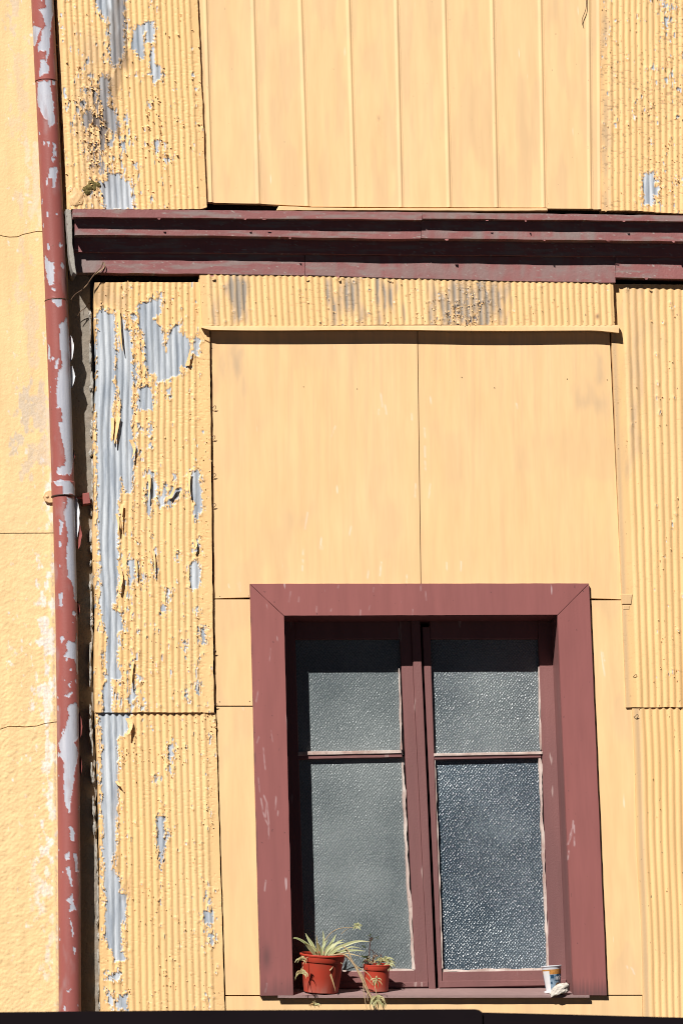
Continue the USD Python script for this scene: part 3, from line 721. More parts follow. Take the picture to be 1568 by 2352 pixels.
s.flakes(420, lambda u, v: .12 + .35 * np.exp(-((u - 460) / 12) ** 2) + .5 * np.exp(-((u - 310) / 40) ** 2) + .5 * (v < 760), seed=24)
# a few big tongues of paint hanging loose
def tongue(pts, y, w0, out, seed):
    pth = smooth_path([P(a[0], a[1], y) for a in pts], 10)
    pth[:, 1] -= np.linspace(0, 1, 10) ** 1.3 * out
    side = np.array([1, -.25, 0]); side /= np.linalg.norm(side)
    w_ = w0 * np.array([1, .95, .9, .8, .75, .6, .55, .4, .3, .12]) * .5
    w_ = w_ * (1 + jitter(pth, .35, 90, seed))
    V = np.vstack([pth - side * w_[:, None], pth + side * w_[:, None] + np.array([0, -.004, 0])])
    F = []
    for i in range(9):
        F += [[i, 10 + i, 11 + i], [i, 11 + i, i + 1]]
    return V, np.array(F)
ts = [([(272, 712), (275, 760), (280, 808)], .011, .012), ([(272, 958), (268, 985), (262, 1020)], .014, .012), ([(258, 960), (258, 990), (257, 1012)], .012, .010), ([(276, 1180), (280, 1160), (276, 1215)], .011, .011),
      ([(272, 1300), (279, 1330), (272, 1360)], .014, .013), ([(436, 1085), (434, 1110), (436, 1142)], .010, .010), ([(342, 1090), (343, 1120), (339, 1150)], .010, .010), ([(390, 1145), (398, 1128), (404, 1112)], .013, .012),
      ([(430, 840), (434, 820), (437, 800)], .014, .013), ([(300, 1010), (308, 1030), (302, 1055)], .014, .012), ([(352, 1265), (355, 1295), (354, 1325)], .008, .010), ([(305, 1520), (302, 1550), (301, 1580)], .009, .010),
      ([(310, 1280), (314, 1310), (312, 1330)], .008, .009), ([(447, 1240), (450, 1255), (444, 1265)], .010, .012), ([(268, 1180), (272, 1200), (270, 1225)], .010, .011)]
for k, (p_, w_, o_) in enumerate(ts):
    obj('paint_tongue', tongue(p_, -.024, w_, o_, k), 'yellow_paint', s.prim)
s = Sheet((219, 1637), (495, 1637), (521, 2500), (238, 2500), -.008, .0022, .0030, .05, ragged=1.0, seed=8, top=lambda t: 0, left=lambda t: 3 * math.sin(t * 6))
s.corrugate(16, .0037, .07, .925).undulate(.002, 3, 9)
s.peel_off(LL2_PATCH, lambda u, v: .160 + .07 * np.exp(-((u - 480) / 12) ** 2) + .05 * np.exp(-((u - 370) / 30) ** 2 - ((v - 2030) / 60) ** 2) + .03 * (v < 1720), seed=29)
s.wear[..., 2] = soft(s.U, s.V, [(262, 1760, 268, 2010, .25), (278, 2030, 290, 2070, .6)], seed=44, edge=12)
s.build('corrugated_sheet', 'yellow_paint', house, 'lower left corrugated sheet with one long bare strip')
s.flakes(480, lambda u, v: .12 + .4 * np.exp(-((u - 478) / 12) ** 2) + .5 * np.exp(-((u - 370) / 30) ** 2) * (v > 1850) + .4 * (v < 1760), seed=25)
obj('paint_tongue', tongue([(294, 1650), (300, 1668), (292, 1690)], -.016, .02, .018, 50), 'yellow_paint', s.prim)
obj('paint_tongue', tongue([(268, 1795), (274, 1806), (279, 1810)], -.016, .012, .015, 51), 'yellow_paint', s.prim)

# ---------------------------------------------------------------- right column
s = Sheet((1399, 652), (1684, 655), (1690, 1625), (1437, 1625), -.006, .0026, .0034, .05, ragged=.8, seed=9)
s.corrugate(15, .0038, .10, 1.0).undulate(.0022, 3, 11)
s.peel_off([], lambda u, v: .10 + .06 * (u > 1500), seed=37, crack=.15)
s.wear[..., 1] = np.maximum(soft(s.U, s.V, [(1425, 640, 1480, 1100, .55), (1480, 640, 1520, 960, .35), (1400, 800, 1425, 1040, .3)], seed=51, edge=50), .35 * np.exp(-((s.U - 1405 - (s.V - 660) * .038) / 6) ** 2))
s.build('corrugated_sheet', 'yellow_paint', house, 'right corrugated sheet with smoky streaks under the cornice')
s.flakes(160, lambda u, v: .2 + 1. * (u > 1510), seed=26)
s = Sheet((1450, 1625), (1690, 1625), (1700, 2500), (1484, 2500), -.002, .0028, .0045, .05, ragged=.8, seed=10, left=lambda t: 1.5 * math.sin(t * 13))
s.corrugate(14, .0037, .06, 1.0).undulate(.0022, 3, 13)
s.peel_off([], lambda u, v: .06, seed=43, crack=.05)
s.wear[..., 1] = .4 * np.exp(-((s.U - 1462 - (s.V - 1625) * .034) / 7) ** 2)
s.build('corrugated_sheet', 'yellow_paint', house, 'lower right corrugated sheet, nearly clean')
s.flakes(45, lambda u, v: .3 + 0 * u, seed=27)
obj('patch_plate', slab([(1426, 1366), (1452, 1365), (1449, 1388), (1428, 1388)], -.012, .01, .0005, 2), 'yellow_trim', house, label='small folded metal patch at the right seam')
obj('patch_plate', slab([(1431, 1390), (1447, 1390), (1445, 1400), (1430, 1401)], -.010, .01, .0005, 3), 'yellow_trim', house)

# ---------------------------------------------------------------- flat panels
Z2 = lambda p: Z(p, .36, 439, 1254.4)
Z5 = lambda p: Z(p, .36, 1003.5, 1818.9)
Z4 = lambda p: Z(p, .32, 564.5, 1818.9)
RUNS = [Z2(p) for p in ([(310, 235), (314, 285)], [(300, 240), (306, 262)], [(238, 245), (242, 262)], [(712, 90), (708, 155)], [(1212, 105), (1205, 185)], [(1130, 158), (1124, 205)], [(1375, 188), (1372, 228)], [(715, 20), (712, 55)],
        [(838, 0), (836, 20)], [(330, 1032), (333, 1042)])] + [Z(p, .4, 940.8, 1254.4) for p in ([(1098, 600), (1108, 680), (1120, 750)], [(1106, 610), (1118, 660)], [(212, 95), (213, 135)], [(294, 90), (293, 145)])] + \
       [Z(p, .4, 940.8, 564.5) for p in ([(118, 870), (122, 905)], [(84, 1048), (88, 1100)], [(117, 1365), (109, 1445)], [(88, 1235), (90, 1285)], [(34, 1370), (30, 1440)], [(10, 965), (12, 1000)], [(86, 1150), (88, 1215)], [(612, 905), (618, 935)])] + \
       [[(874, 905), (878, 935)], [(884, 930), (887, 950)], [(870, 940), (869, 952)], [(770, 980), (758, 1008)], [(706, 1178), (700, 1215)], [(806, 1210), (802, 1228)], [(738, 1236), (735, 1260)], [(874, 1296), (872, 1322)]] + \
       [Z5(p) for p in ([(1210, 1115), (1215, 1130)], [(1245, 1130), (1257, 1165)], [(1238, 1125), (1244, 1135)])]
def panel(TL, TR, BR, BL, seed, amp=.0016, stain=(), label=None, y=0.0):
    s = Sheet(TL, TR, BR, BL, y, .0035, .0055, .03, seed=seed)
    s.scratch(RUNS, 2.0, .5)
    if amp > .001 and TL[1] < 800:                             # faint runs of rain below the lip
        rn = meshkit.fbm(np.stack([s.U / 4.5, s.V / 260, s.U * 0], -1), 3, seed + 95)
        s.runs = .08 * np.clip((rn - .52) * 5, 0, 1) * np.clip(1 - (s.V - 770) / 420, 0, 1) + .05 * np.clip((rn - .5) * 5, 0, 1)
    s.undulate(amp, 1.8, seed)
    s.wear[..., 1] = .3 * np.clip((meshkit.fbm(np.stack([s.U / 80, s.V / 150, s.U * 0], -1), 4, seed + 80) - .56) * 3, 0, .35)
    if stain:
        s.wear[..., 1] = np.maximum(s.wear[..., 1], soft(s.U, s.V, stain, seed=seed + 7, edge=70))
    if hasattr(s, 'runs'):
        s.wear[..., 1] = np.maximum(s.wear[..., 1], s.runs)
    s.build('flat_panel', 'yellow_panel', house, label)
    return s
panel((484, 745), (957.4, 745), (965.6, 1360), (491, 1374.5), 1, stain=[(478, 770, 575, 900, .55), (484, 740, 960, 800, .3)], label='large flat panel on the left above the window')
panel((959.4, 745), (1398, 745), (1427, 1376.5), (967.6, 1360), 2, stain=[(1360, 800, 1425, 900, .6), (1300, 870, 1430, 980, .45), (1180, 960, 1425, 1060, .2)], label='large flat panel on the right above the window')
panel((491, 1377), (640, 1377), (640, 1621), (494, 1621), 3, label='small panel left of the casing')
panel((497, 1624), (640, 1624), (655, 2286.5), (518, 2286.5), 4, label='tall panel left of the casing')
panel((1330, 1379), (1440, 1379), (1486, 2286), (1350, 2286), 5, label='tall panel right of the casing')
panel((518, 2289), (1474, 2288.5), (1480, 2500), (523, 2500), 6, stain=[(560, 2280, 640, 2340, .4), (760, 2280, 1000, 2340, .3), (1200, 2280, 1300, 2340, .4)], label='flat panel below the window sill')
# small nail hooks along the left seam and the right one
for u, v in ((490, 935), (488, 1004), (489, 1091), (489, 1160), (490, 1497), (493, 1620), (1456, 1553), (1459, 1645)):
    q = [P(u - 4, v + 2, -.004), P(u, v, -.014), P(u + 4, v - 4, -.016), P(u + 6, v + 1, -.010), P(u + 2, v + 5, -.004)]
    obj('nail_hook', tube(smooth_path(q, 9), .0011, 5), 'wire', house)
for u, v in ((505, 1370), (571, 1369), (504, 1612), (573, 1611), (1060, 866), (1302, 870), (1394, 872), (1135, 890), (697, 888), (820, 893)):
    c = P(u, v, -.001)
    m_ = trimesh.creation.icosphere(1, .0018); m_.apply_scale([1, .5, 1]); m_.apply_translation(c)
    obj('nail_head', m_, 'twig', house, smooth=True)

# ================================================================ window
window = thing('window', parent=house)
tag(window, 'red-brown casement window with frosted glass')
CO = [(574, 1341), (1352, 1340), (1393, 2287), (598, 2288)]
CI = [(652, 1414), (1280, 1412), (1317, 2287), (673, 2287)]
YC = -.016
def board(TL, TR, BR, BL, dx, dz, seed, label=None):
    s = Sheet(TL, TR, BR, BL, YC, dx, dz, .02, ragged=.5, seed=seed)
    s.undulate(.0008, 5, seed, .5)
    return s
e = .6
s = board(CO[0], CO[1], (CI[1][0], CI[1][1]), (CI[0][0], CI[0][1]), .003, .003, 1)
s.scratch([Z2(p) for p in ([(635, 290), (622, 355)], [(688, 325), (685, 355)], [(1165, 265), (1160, 292)], [(1463, 240), (1465, 285)], [(1495, 290), (1497, 345)], [(1140, 380), (1135, 410)], [(1080, 408), (1078, 442)], [(1413, 405), (1412, 442)],
           [(800, 385), (798, 420)], [(940, 250), (936, 266)], [(1210, 245), (1212, 262)], [(895, 400), (890, 415)])], 1.7, .36)
s.build('casing_board', 'red_board', window, 'top casing board, mitred at both ends')
s = board((CO[0][0], CO[0][1] + 1.5), (CI[0][0], CI[0][1] + 1.5), CI[3], CO[3], .003, .0045, 2)
s.scratch([Z2(p) for p in ([(507, 655), (500, 730)], [(427, 925), (414, 992)], [(510, 1180), (520, 1250)], [(432, 1220), (420, 1255)], [(460, 1290), (472, 1425)], [(428, 1480), (436, 1568)], [(548, 580), (550, 600)], [(482, 375), (484, 395)])], 1.7, .36)
s.scratch([Z4(p) for p in ([(108, 50), (125, 150), (145, 210)], [(130, 30), (152, 85), (165, 230), (163, 340)], [(150, 80), (140, 200), (160, 240)], [(217, 38), (212, 125)], [(232, 140), (226, 170)], [(142, 640), (135, 710)], [(150, 1380), (140, 1440)])], 2.0, .5)
t = s.S * 78 + 574
s.wear[..., 1] = np.maximum(.9 * np.clip((s.V - 2255 + 26 * meshkit.fbm(np.stack([s.U / 3, s.U * 0, s.U * 0], -1), 2, 3)) / 40, 0, 1) * .6, .7 * np.exp(-(((s.U - 612) / 10) ** 2 + ((s.V - 2200) / 28) ** 2)))
s.wear[..., 1] = np.maximum(s.wear[..., 1], .7 * np.exp(-(s.S / .035) ** 2) * np.clip(meshkit.fbm(np.stack([s.V / 30, s.U * 0, s.U * 0], -1), 3, 4) * 3 - 1.2, 0, 1))
s.build('casing_board', 'red_board', window, 'left casing board with dark smudges at its foot')
s = board((CI[1][0], CI[1][1] + 1.5), (CO[1][0], CO[1][1] + 1.5), CO[2], CI[2], .003, .0045, 3)
s.scratch([Z5(p) for p in ([(868, 188), (866, 215)], [(868, 210), (862, 265), (835, 335)], [(873, 215), (876, 345)], [(860, 240), (845, 290)], [(840, 380), (833, 430)])], 2.2, .6)
s.wear[..., 1] = .8 * np.clip((s.V - 2262 + 30 * meshkit.fbm(np.stack([s.U / 3, s.U * 0, s.U * 0], -1), 2, 8)) / 36, 0, 1)
s.build('casing_board', 'red_board', window, 'right casing board with dark streaks at its foot')
# reveal boards: inner faces of the opening
YG, YF = .157, .138                                            # glass, casement front
obj('reveal', slab([(640, 1400), (1295, 1400), (1280, 1411.5), (652, 1413.5)], YC + .005, .19, .0003, 1, bevel=0), 'red_board', window, label='underside of the window head, in deep shade')
obj('reveal', slab([(640, 1404), (651.5, 1414), (672.5, 2290), (655, 2290)], YC + .005, .19, .0003, 2, bevel=0), 'red_board', window)
obj('reveal', slab([(1280.5, 1412), (1295, 1404), (1330, 2290), (1317.5, 2290)], YC + .005, .19, .0003, 3, bevel=0), 'red_old', window, label='right inner face of the opening, sunlit')

def stick(name, poly, yf, yb, mat='red_old', label=None, seed=0, wob=.0007, parent=window):
    return obj(name, slab(poly, yf, yb, wob, seed, bevel=.002), mat, parent, label=label)
left_leaf = window
# left casement
stick('stile', [(650, 1425), (677, 1425), (702, 2274), (664, 2274)], YF, .175, seed=1)
stick('stile', [(917, 1425), (943, 1425), (984, 2271), (955, 2271)], YF, .175, seed=2)
stick('cover_strip', [(944, 1425), (964, 1425), (1000.5, 2274), (985, 2274)], YF - .013, YF + .02, seed=3, label='raised strip over the joint of the two casements')
stick('rail', [(677, 1425), (917, 1425), (917, 1468), (678, 1469)], YF + .001, .175, seed=4)
stick('rail', [(702, 2234), (954, 2230), (955, 2268), (703, 2273)], YF + .001, .175, seed=5)
stick('rail', [(690, 2259), (983, 2256), (984, 2268), (690, 2273)], YF - .010, YF + .012, seed=55, label='weather strip at the foot of the left casement')
stick('glazing_bar', [(684, 1731), (923, 1727), (924, 1740), (684, 1745)], YF + .001, .175, mat='red_old', seed=6)
stick('glazing_bar', [(684, 1727), (922, 1723.5), (923, 1731), (684, 1736)], YF - .004, .16, mat='putty', seed=61, label='pale weathered top of the bar')
# right casement
stick('stile', [(969.5, 1440), (987, 1440), (1016, 2272), (1007, 2272)], YF, .175, seed=7)
stick('stile', [(1235, 1425), (1270, 1425), (1306, 2270), (1262, 2270)], YF, .175, seed=8)
stick('rail', [(987, 1425), (1235, 1425), (1235, 1468), (988, 1468)], YF + .001, .175, seed=9)
stick('rail', [(1016, 2234), (1262, 2229), (1262, 2267), (1017, 2270)], YF + .001, .175, seed=10)
stick('rail', [(1008, 2254), (1300, 2251), (1300, 2264), (1009, 2270)], YF - .010, YF + .012, seed=56, label='weather strip at the foot of the right casement')
stick('glazing_bar', [(997, 1734), (1242, 1730), (1243, 1741), (997, 1746)], YF + .001, .175, seed=11)
stick('glazing_bar', [(996, 1731), (1246, 1726.5), (1246, 1733.5), (997, 1738)], YF - .004, .16, mat='putty', seed=62, label='pale weathered top of the bar')
# putty lines, ragged
def putty(pts, w, seed, y=YF + .004):
    pts = np.array(pts, float)
    n = max(int(np.linalg.norm(pts[-1] - pts[0]) / 7), 4)
    line = smooth_path(np.c_[pts, np.zeros(len(pts))], n)[:, :2]
    rg = np.random.default_rng(seed)
    d = line[-1] - line[0]; d /= np.linalg.norm(d); nr = np.array([-d[1], d[0]])
    a = line + nr * (w * (.5 + np.convolve(rg.uniform(-.6, .6, n + 4), [.2, .2, .3, .2, .1], 'valid')))[:, None]; b = line - nr * (w * (.45 + np.convolve(rg.uniform(-.7, .7, n + 4), [.1, .2, .4, .2, .1], 'valid')))[:, None]
    obj('putty', slab(np.vstack([a, b[::-1]]), y, .16, .0006, seed, step=8, bevel=0), 'putty', window)
putty([(1239.5, 1742), (1248, 1960), (1260, 2226)], 6, 1)
putty([(1237, 1530), (1242, 1722)], 3, 2)
putty([(925, 1752), (934, 1960), (951, 2228)], 6, 3)
putty([(998, 1745), (1004, 1900), (1015, 2225)], 3.5, 4)
putty([(1018, 2231), (1140, 2230), (1258, 2227)], 7, 5)
putty([(704, 2233), (830, 2232), (950, 2229)], 5, 6)
putty([(917, 1535), (922, 1722)], 3, 7)
# panes
def pane(poly, mat, label, seed):
    obj('pane', slab(poly, YG, YG + .004, 0, seed, bevel=0), mat, window, label=label)
pane([(670, 1462), (921, 1462), (926, 1734), (680, 1738)], 'glass_pale', 'upper left frosted pane', 1)
pane([(982, 1462), (1240, 1462), (1246, 1736), (992, 1740)], 'glass_mid', 'upper right frosted pane', 2)
pane([(680, 1741), (927, 1738), (957, 2240), (696, 2244)], 'glass_pale', 'lower left frosted pane', 3)
pane([(993, 1743), (1244, 1738), (1266, 2236), (1013, 2240)], 'glass_deep', 'lower right frosted pane, darkest and most sparkling', 4)
bx = trimesh.creation.box([1.5, .05, 1.9]); c0 = P(980, 1850, .4); bx.apply_translation(c0)
obj('room_wall', bx, 'room', window, label='dark room behind the glass')
# sill
v0, f0 = hexa([(638, 2288), (1353, 2287), (1353, 2292.5), (638, 2293.5)], -.020, [(655, 2268), (1330, 2266), (1330, 2276), (655, 2278)], .175, 80, .0012)
SILL_F, SILL_B = P(980, 2287.5, -.020)[2], P(980, 2267, .175)[2]
def sill_z(y, u=980):
    k = (y + .020) / .195
    a, b_ = P(u, 2288 - (u - 638) / 715., -.020)[2], P(u, 2268 - (u - 655) / 340., .175)[2]
    return a + (b_ - a) * k
obj('sill', (v0, f0), 'sill_wood', window, label='sloping weathered sill board')

# ================================================================ neighbour: rough-cast wall, party strip
stucco = thing('stucco_wall', 'yellow rough-cast wall of the neighbouring house on the left of the drainpipe', 'wall')
def crack(pts):
    pts = np.array(pts, float)
    return lambda u: float(np.interp(u, pts[:, 0], pts[:, 1]))
c1 = crack([(-90, 541), (0, 538), (15, 542), (30, 544), (50, 543), (62, 538), (96, 531), (200, 534)])
c2 = crack([(-90, 1225), (0, 1225), (200, 1224)])
c3 = crack([(-90, 1678), (0, 1675), (16, 1669), (40, 1669), (55, 1670), (80, 1668), (100, 1662), (130, 1658), (200, 1660)])
RE = crack([(-100, 118), (0, 123), (480, 146), (650, 166), (1640, 176), (2500, 186)])
edges = [lambda u: -90.0, c1, c2, c3, lambda u: 2520.0]
WHITE = [(60, 330, 96, 520, .35), (100, 1090, 122, 1200, .9), (95, 1310, 116, 1560, 1.0), (85, 1560, 116, 1650, .9), (100, 1650, 118, 1960, .9), (92, 1950, 116, 2080, .75), (80, 2010, 112, 2110, .3), (106, 2110, 118, 2240, .5)]
GREY = [(25, -80, 50, 60, .5), (35, 880, 122, 1010, .65), (60, 990, 122, 1080, .5), (30, 130, 60, 330, .25), (45, 460, 60, 700, .3), (50, 700, 90, 860, .3)]
for k in range(4):
    ta, tb = edges[k], edges[k + 1]
    va, vb = ta(50), tb(50)
    gap = .8 if k != 1 else .8
    s = Sheet((-90, va), (RE(va), va), (RE(vb), vb), (-90, vb), .0 + (.002 if k == 2 else 0), .0036, .0042, .05, seed=60 + k,
              top=(lambda t, ta=ta, va=va: ta(-90 + t * 260) - va + (1.0 if k else 0)), bottom=(lambda t, tb=tb, vb=vb: tb(-90 + t * 260) - vb - (1.0 if k < 3 else 0)))
    rough = np.clip((s.V - 400) / 1300, .25, 1)
    smooth_band = np.clip((s.U - (RE(1200) - 62 + (s.V - 1200) * .012)) / 6, 0, 1)
    q = s.base * np.array([1, 1, 1.0])
    qa = np.stack([(q[..., 0] * .82 + q[..., 2] * .57) * 85, q[..., 0] * 0, (-q[..., 0] * .57 + q[..., 2] * .82) * 165], -1)
    s.h += ((meshkit.fbm(qa, 3, 5) - .5) * .0038 + (meshkit.fbm(q * 30, 2, 6) - .5) * .002) * rough * (1 - .85 * smooth_band) + smooth_band * .002
    s.undulate(.0015, 1.6, 4)
    n = meshkit.fbm(np.stack([s.U / 12, s.V / 22, s.U * 0], -1), 4, 7)
    wh = np.zeros_like(s.U); gr = np.zeros_like(s.U)
    for boxes, tgt in ((WHITE, wh), (GREY, gr)):
        for u0, v0, u1, v1, st_ in boxes:
            d = np.minimum(np.minimum(s.U - u0, u1 - s.U) * 1.0, np.minimum(s.V - v0, v1 - s.V) * .35)
            np.maximum(tgt, np.clip((d + (n - .5) * 75) / 7, 0, 1) * st_, out=tgt)
    fine = meshkit.fbm(np.stack([s.U / 3.2, s.V / 5, s.U * 0], -1), 3, 17)
    s.wear[..., 0] = np.maximum(wh, gr * .7) * np.clip(.15 + fine * 1.3, 0, .9)
    s.wear[..., 0] = np.maximum(s.wear[..., 0], .8 * np.clip((meshkit.fbm(np.stack([s.U / 10, s.V / 16, s.U * 0], -1), 4, 27) - .74) * 9, 0, 1) * (s.U > 15))
    s.wear[..., 1] = gr * .45 + .5 * np.exp(-((s.U - (RE(1200) - 52 + (s.V - 1200) * .012)) / 4) ** 2) * (s.V > 1200) * np.clip((fine - .35) * 4, 0, 1)
    s.build('stucco_panel', 'yellow_stucco', stucco, ['smooth-worn rough-cast above the upper crack', 'rough-cast between the upper crack and the groove', 'coarse rough-cast below the groove', 'coarse rough-cast below the lower crack'][k])
b = trimesh.creation.box([1.2, .2, P(0, 2500, 0)[2]]); q0 = P(150, 2500, 0); b.apply_translation([q0[0] - .6, .12, q0[2] / 2])
obj('lower_wall', b, 'yellow_stucco', stucco)
bx = trimesh.creation.box([.46, .05, 3.9]); bx.apply_translation([P(80, 1200, 0)[0], .085, 5.9])
obj('inner_wall', bx, 'concrete', stucco)
# bare concrete strip between the two houses, its right edge broken
s = Sheet((120, 470), (203, 470), (232, 2500), (150, 2500), .028, .004, .0045, .06, seed=70, right=lambda t: float(np.interp(470 + t * 2030, [470, 650, 940, 1442, 1640, 1944, 2325, 2500], [-1, 0, 3, -3, -6, 0, 1, 0])) + 2.5 * math.sin(t * 61) + 2 * math.sin(t * 143 + 1))
s.h += (meshkit.fbm(s.base * 60, 3, 8) - .5) * .004 + (meshkit.fbm(s.base * 14, 3, 9) - .5) * .012 * np.clip((s.S - .7) * 4, 0, 1)
nn_ = meshkit.fbm(np.stack([s.U / 7, s.V / 16, s.U * 0], -1), 4, 18)
s.wear[..., 1] = np.clip((nn_ - .6) * 6, 0, .5)
s.build('concrete_strip', 'concrete', stucco, 'bare grey-brown strip in the pipe\'s shadow')
nl = []
for k in range(46):
    v = 720 + k * 36 + RNG.uniform(-14, 14)
    u = float(np.interp(v, [650, 940, 1442, 1640, 1944, 2325], [203, 212, 209, 207, 221, 229])) + RNG.uniform(-3, 2)
    nl.append(lump(u, v, RNG.uniform(2, 4.5), RNG.uniform(6, 24), .016, .012, k, 2))
obj('broken_plaster', join(*nl), 'plaster', stucco, kind='stuff')

# ================================================================ drainpipe
pipe = thing('drainpipe', 'red-brown metal drainpipe with long peeled grey patches in the corner of two walls', 'drainpipe')
PC = np.array([(92, -110), (94, -80), (97.5, 0), (118, 439), (139, 940), (153, 1442), (158.5, 1944), (160.5, 2325), (161, 2500)], float)
from scipy.interpolate import PchipInterpolator
pu = PchipInterpolator(PC[:, 1], PC[:, 0])
YP, RP = -.050, .0395
def pipe_piece(v0, v1, r, seed, name='pipe_section', mat='red_pipe', k=72, dv=2.0, label=None):
    n = max(int((v1 - v0) / dv), 3)
    vs = np.linspace(v0, v1, n)
    c = P(pu(vs), vs, YP)
    th = np.arange(k) / k * 2 * math.pi
    pts = c[:, None] + r * np.stack([np.cos(th), np.sin(th), 0 * th], -1)[None]
    U = pu(vs)[:, None] + (r / .0016) * (np.cos(th) + 0.12 * 0)[None]
    # grid position of each surface point, as measured from the front; the back carries on with noise only
    uu, vv = U, np.broadcast_to(vs[:, None], U.shape)
    front = np.sin(th)[None] < .35
    mk = mask_of(PIPE_PATCH, uu, vv, 3.0, 77) & front
    q = pts * np.array([60, 60, 26.])
    mk |= meshkit.fbm(q, 3, 78) > .735
    cell = (dv * .0016, 2 * math.pi * r / k)
    out = ndimage.distance_transform_edt(~mk, sampling=cell); inn = ndimage.distance_transform_edt(mk, sampling=cell)
    bare = np.clip(.5 + (inn - out) / .003, 0, 1)
    lift = .0009 * (1 - bare) + .003 * np.exp(-out / .003) * np.clip((meshkit.fbm(pts * 70, 2, 79) - .5) * 5, 0, 1) * (1 - bare)
    pts = pts + np.stack([np.cos(th), np.sin(th), 0 * th], -1)[None] * lift[..., None]
    wear = np.zeros(pts.shape); wear[..., 0] = bare
    wear[..., 1] = np.clip((meshkit.fbm(pts * np.array([30, 30, 9]), 3, 80) - .6) * 3, 0, .5)
    v, f = loft(pts, True)
    return obj(name, (v, f), mat, pipe, smooth=50, wear=None if False else None) if False else _pipe_obj(name, v, f, mat, wear.reshape(-1, 3), label)
def _pipe_obj(name, v, f, mat, w, label):
    return obj(name, (v, f), mat, pipe, smooth=True, wear=w, label=label)
pipe_piece(-100, 187, RP + .0012, 1)
pipe_piece(186, 690, RP, 2)
pipe_piece(689, 1140, RP + .0012, 3, label='section with the grey patch on its right side')
pipe_piece(1139, 2500, RP, 4)
pipe_piece(1108, 1141, RP + .003, 5, 'collar')
q = np.array([P(pu(1140 + 2 * math.sin(a)), 1141, YP) + (RP + .0045) * np.array([math.cos(a), math.sin(a), 0]) for a in np.linspace(0, 2 * math.pi, 40)])
obj('strap', tube(q, .0016, 6), 'wire', pipe)
q = np.array([P(pu(690), 690, YP) + (RP + .003) * np.array([math.cos(a), math.sin(a), .03 * math.cos(a)]) for a in np.linspace(0, 2 * math.pi, 40)])
obj('strap', tube(q, .0012, 6), 'twig', pipe)
obj('bracket_tab', slab([(122, 1127), (112, 1126), (103, 1131), (99, 1140), (104, 1151), (113, 1155), (124, 1154)], -.012, .004, .0004, 1, step=6), 'yellow_trim', pipe, label='rounded yellow lug screwed to the rough-cast')
m_ = trimesh.creation.icosphere(2, .006); m_.apply_scale([1, .6, 1]); m_.apply_translation(P(108, 1140, -.013))
obj('screw', m_, 'yellow_trim', pipe, smooth=True)
obj('bracket_tab', slab([(190, 1133), (205, 1131), (208, 1156), (191, 1158)], -.02, .03, .0004, 2), 'red_pipe', pipe, label='red lug on the concrete side')
obj('bracket_arm', tube([P(160, 1142, -.03), P(196, 1145, .0)], .004, 6), 'red_pipe', pipe)
for k, (u, v, hgt, w_) in enumerate([(162, 800, 60, .012), (165, 865, 50, .010), (175, 1190, 100, .012), (180, 1230, 60, .012), (166, 1050, 40, .008), (182, 1670, 70, .009), (178, 1400, 40, .006), (183, 1760, 50, .008)]):
    pp = np.array([P(u + 2 * math.sin(t * 3) , v - hgt / 2 + hgt * t, -.05) for t in np.linspace(0, 1, 9)])
    wv = w_ * np.sin(np.linspace(.15, math.pi - .1, 9)) * (1 + jitter(pp, .5, 120, k))
    V = np.vstack([pp - np.array([.004, -.01, 0]), pp + wv[:, None] * np.array([.75, -.45, 0])])
    F = []
    for i in range(8):
        F += [[i, 9 + i, 10 + i], [i, 10 + i, i + 1]]
    obj('paint_tongue', (V, np.array(F)), 'cup_white' if k in (0, 1, 2) else 'red_pipe', pipe)

# ================================================================ pots and plants on the sill
def A(x, y):
    """grid position from the enlargement of the pots"""
    return (1000 + x / 3.136) * .6272, (3330 + y / 3.136) * .6272

TILT = math.atan2(SILL_B - SILL_F, .195)
def lathe(prof, k=56):
    th = np.arange(k) / k * 2 * math.pi
    pr = np.array(prof, float)
    rings = np.stack([pr[:, 0, None] * np.cos(th), pr[:, 0, None] * np.sin(th), np.broadcast_to(pr[:, 1, None], (len(pr), k))], -1)
    return loft(rings)
def stand(vf, loc, tilt, lean=0.0):
    """Tilt forward with the sill and lean sideways, then set down at loc."""
    v, f = vf
    c, s_ = math.cos(tilt), math.sin(tilt)
    R = np.array([[1, 0, 0], [0, c, -s_], [0, s_, c]])
    R2 = np.array([[math.cos(lean), 0, math.sin(lean)], [0, 1, 0], [-math.sin(lean), 0, math.cos(lean)]])
    return v @ (R2 @ R).T + np.asarray(loc), f

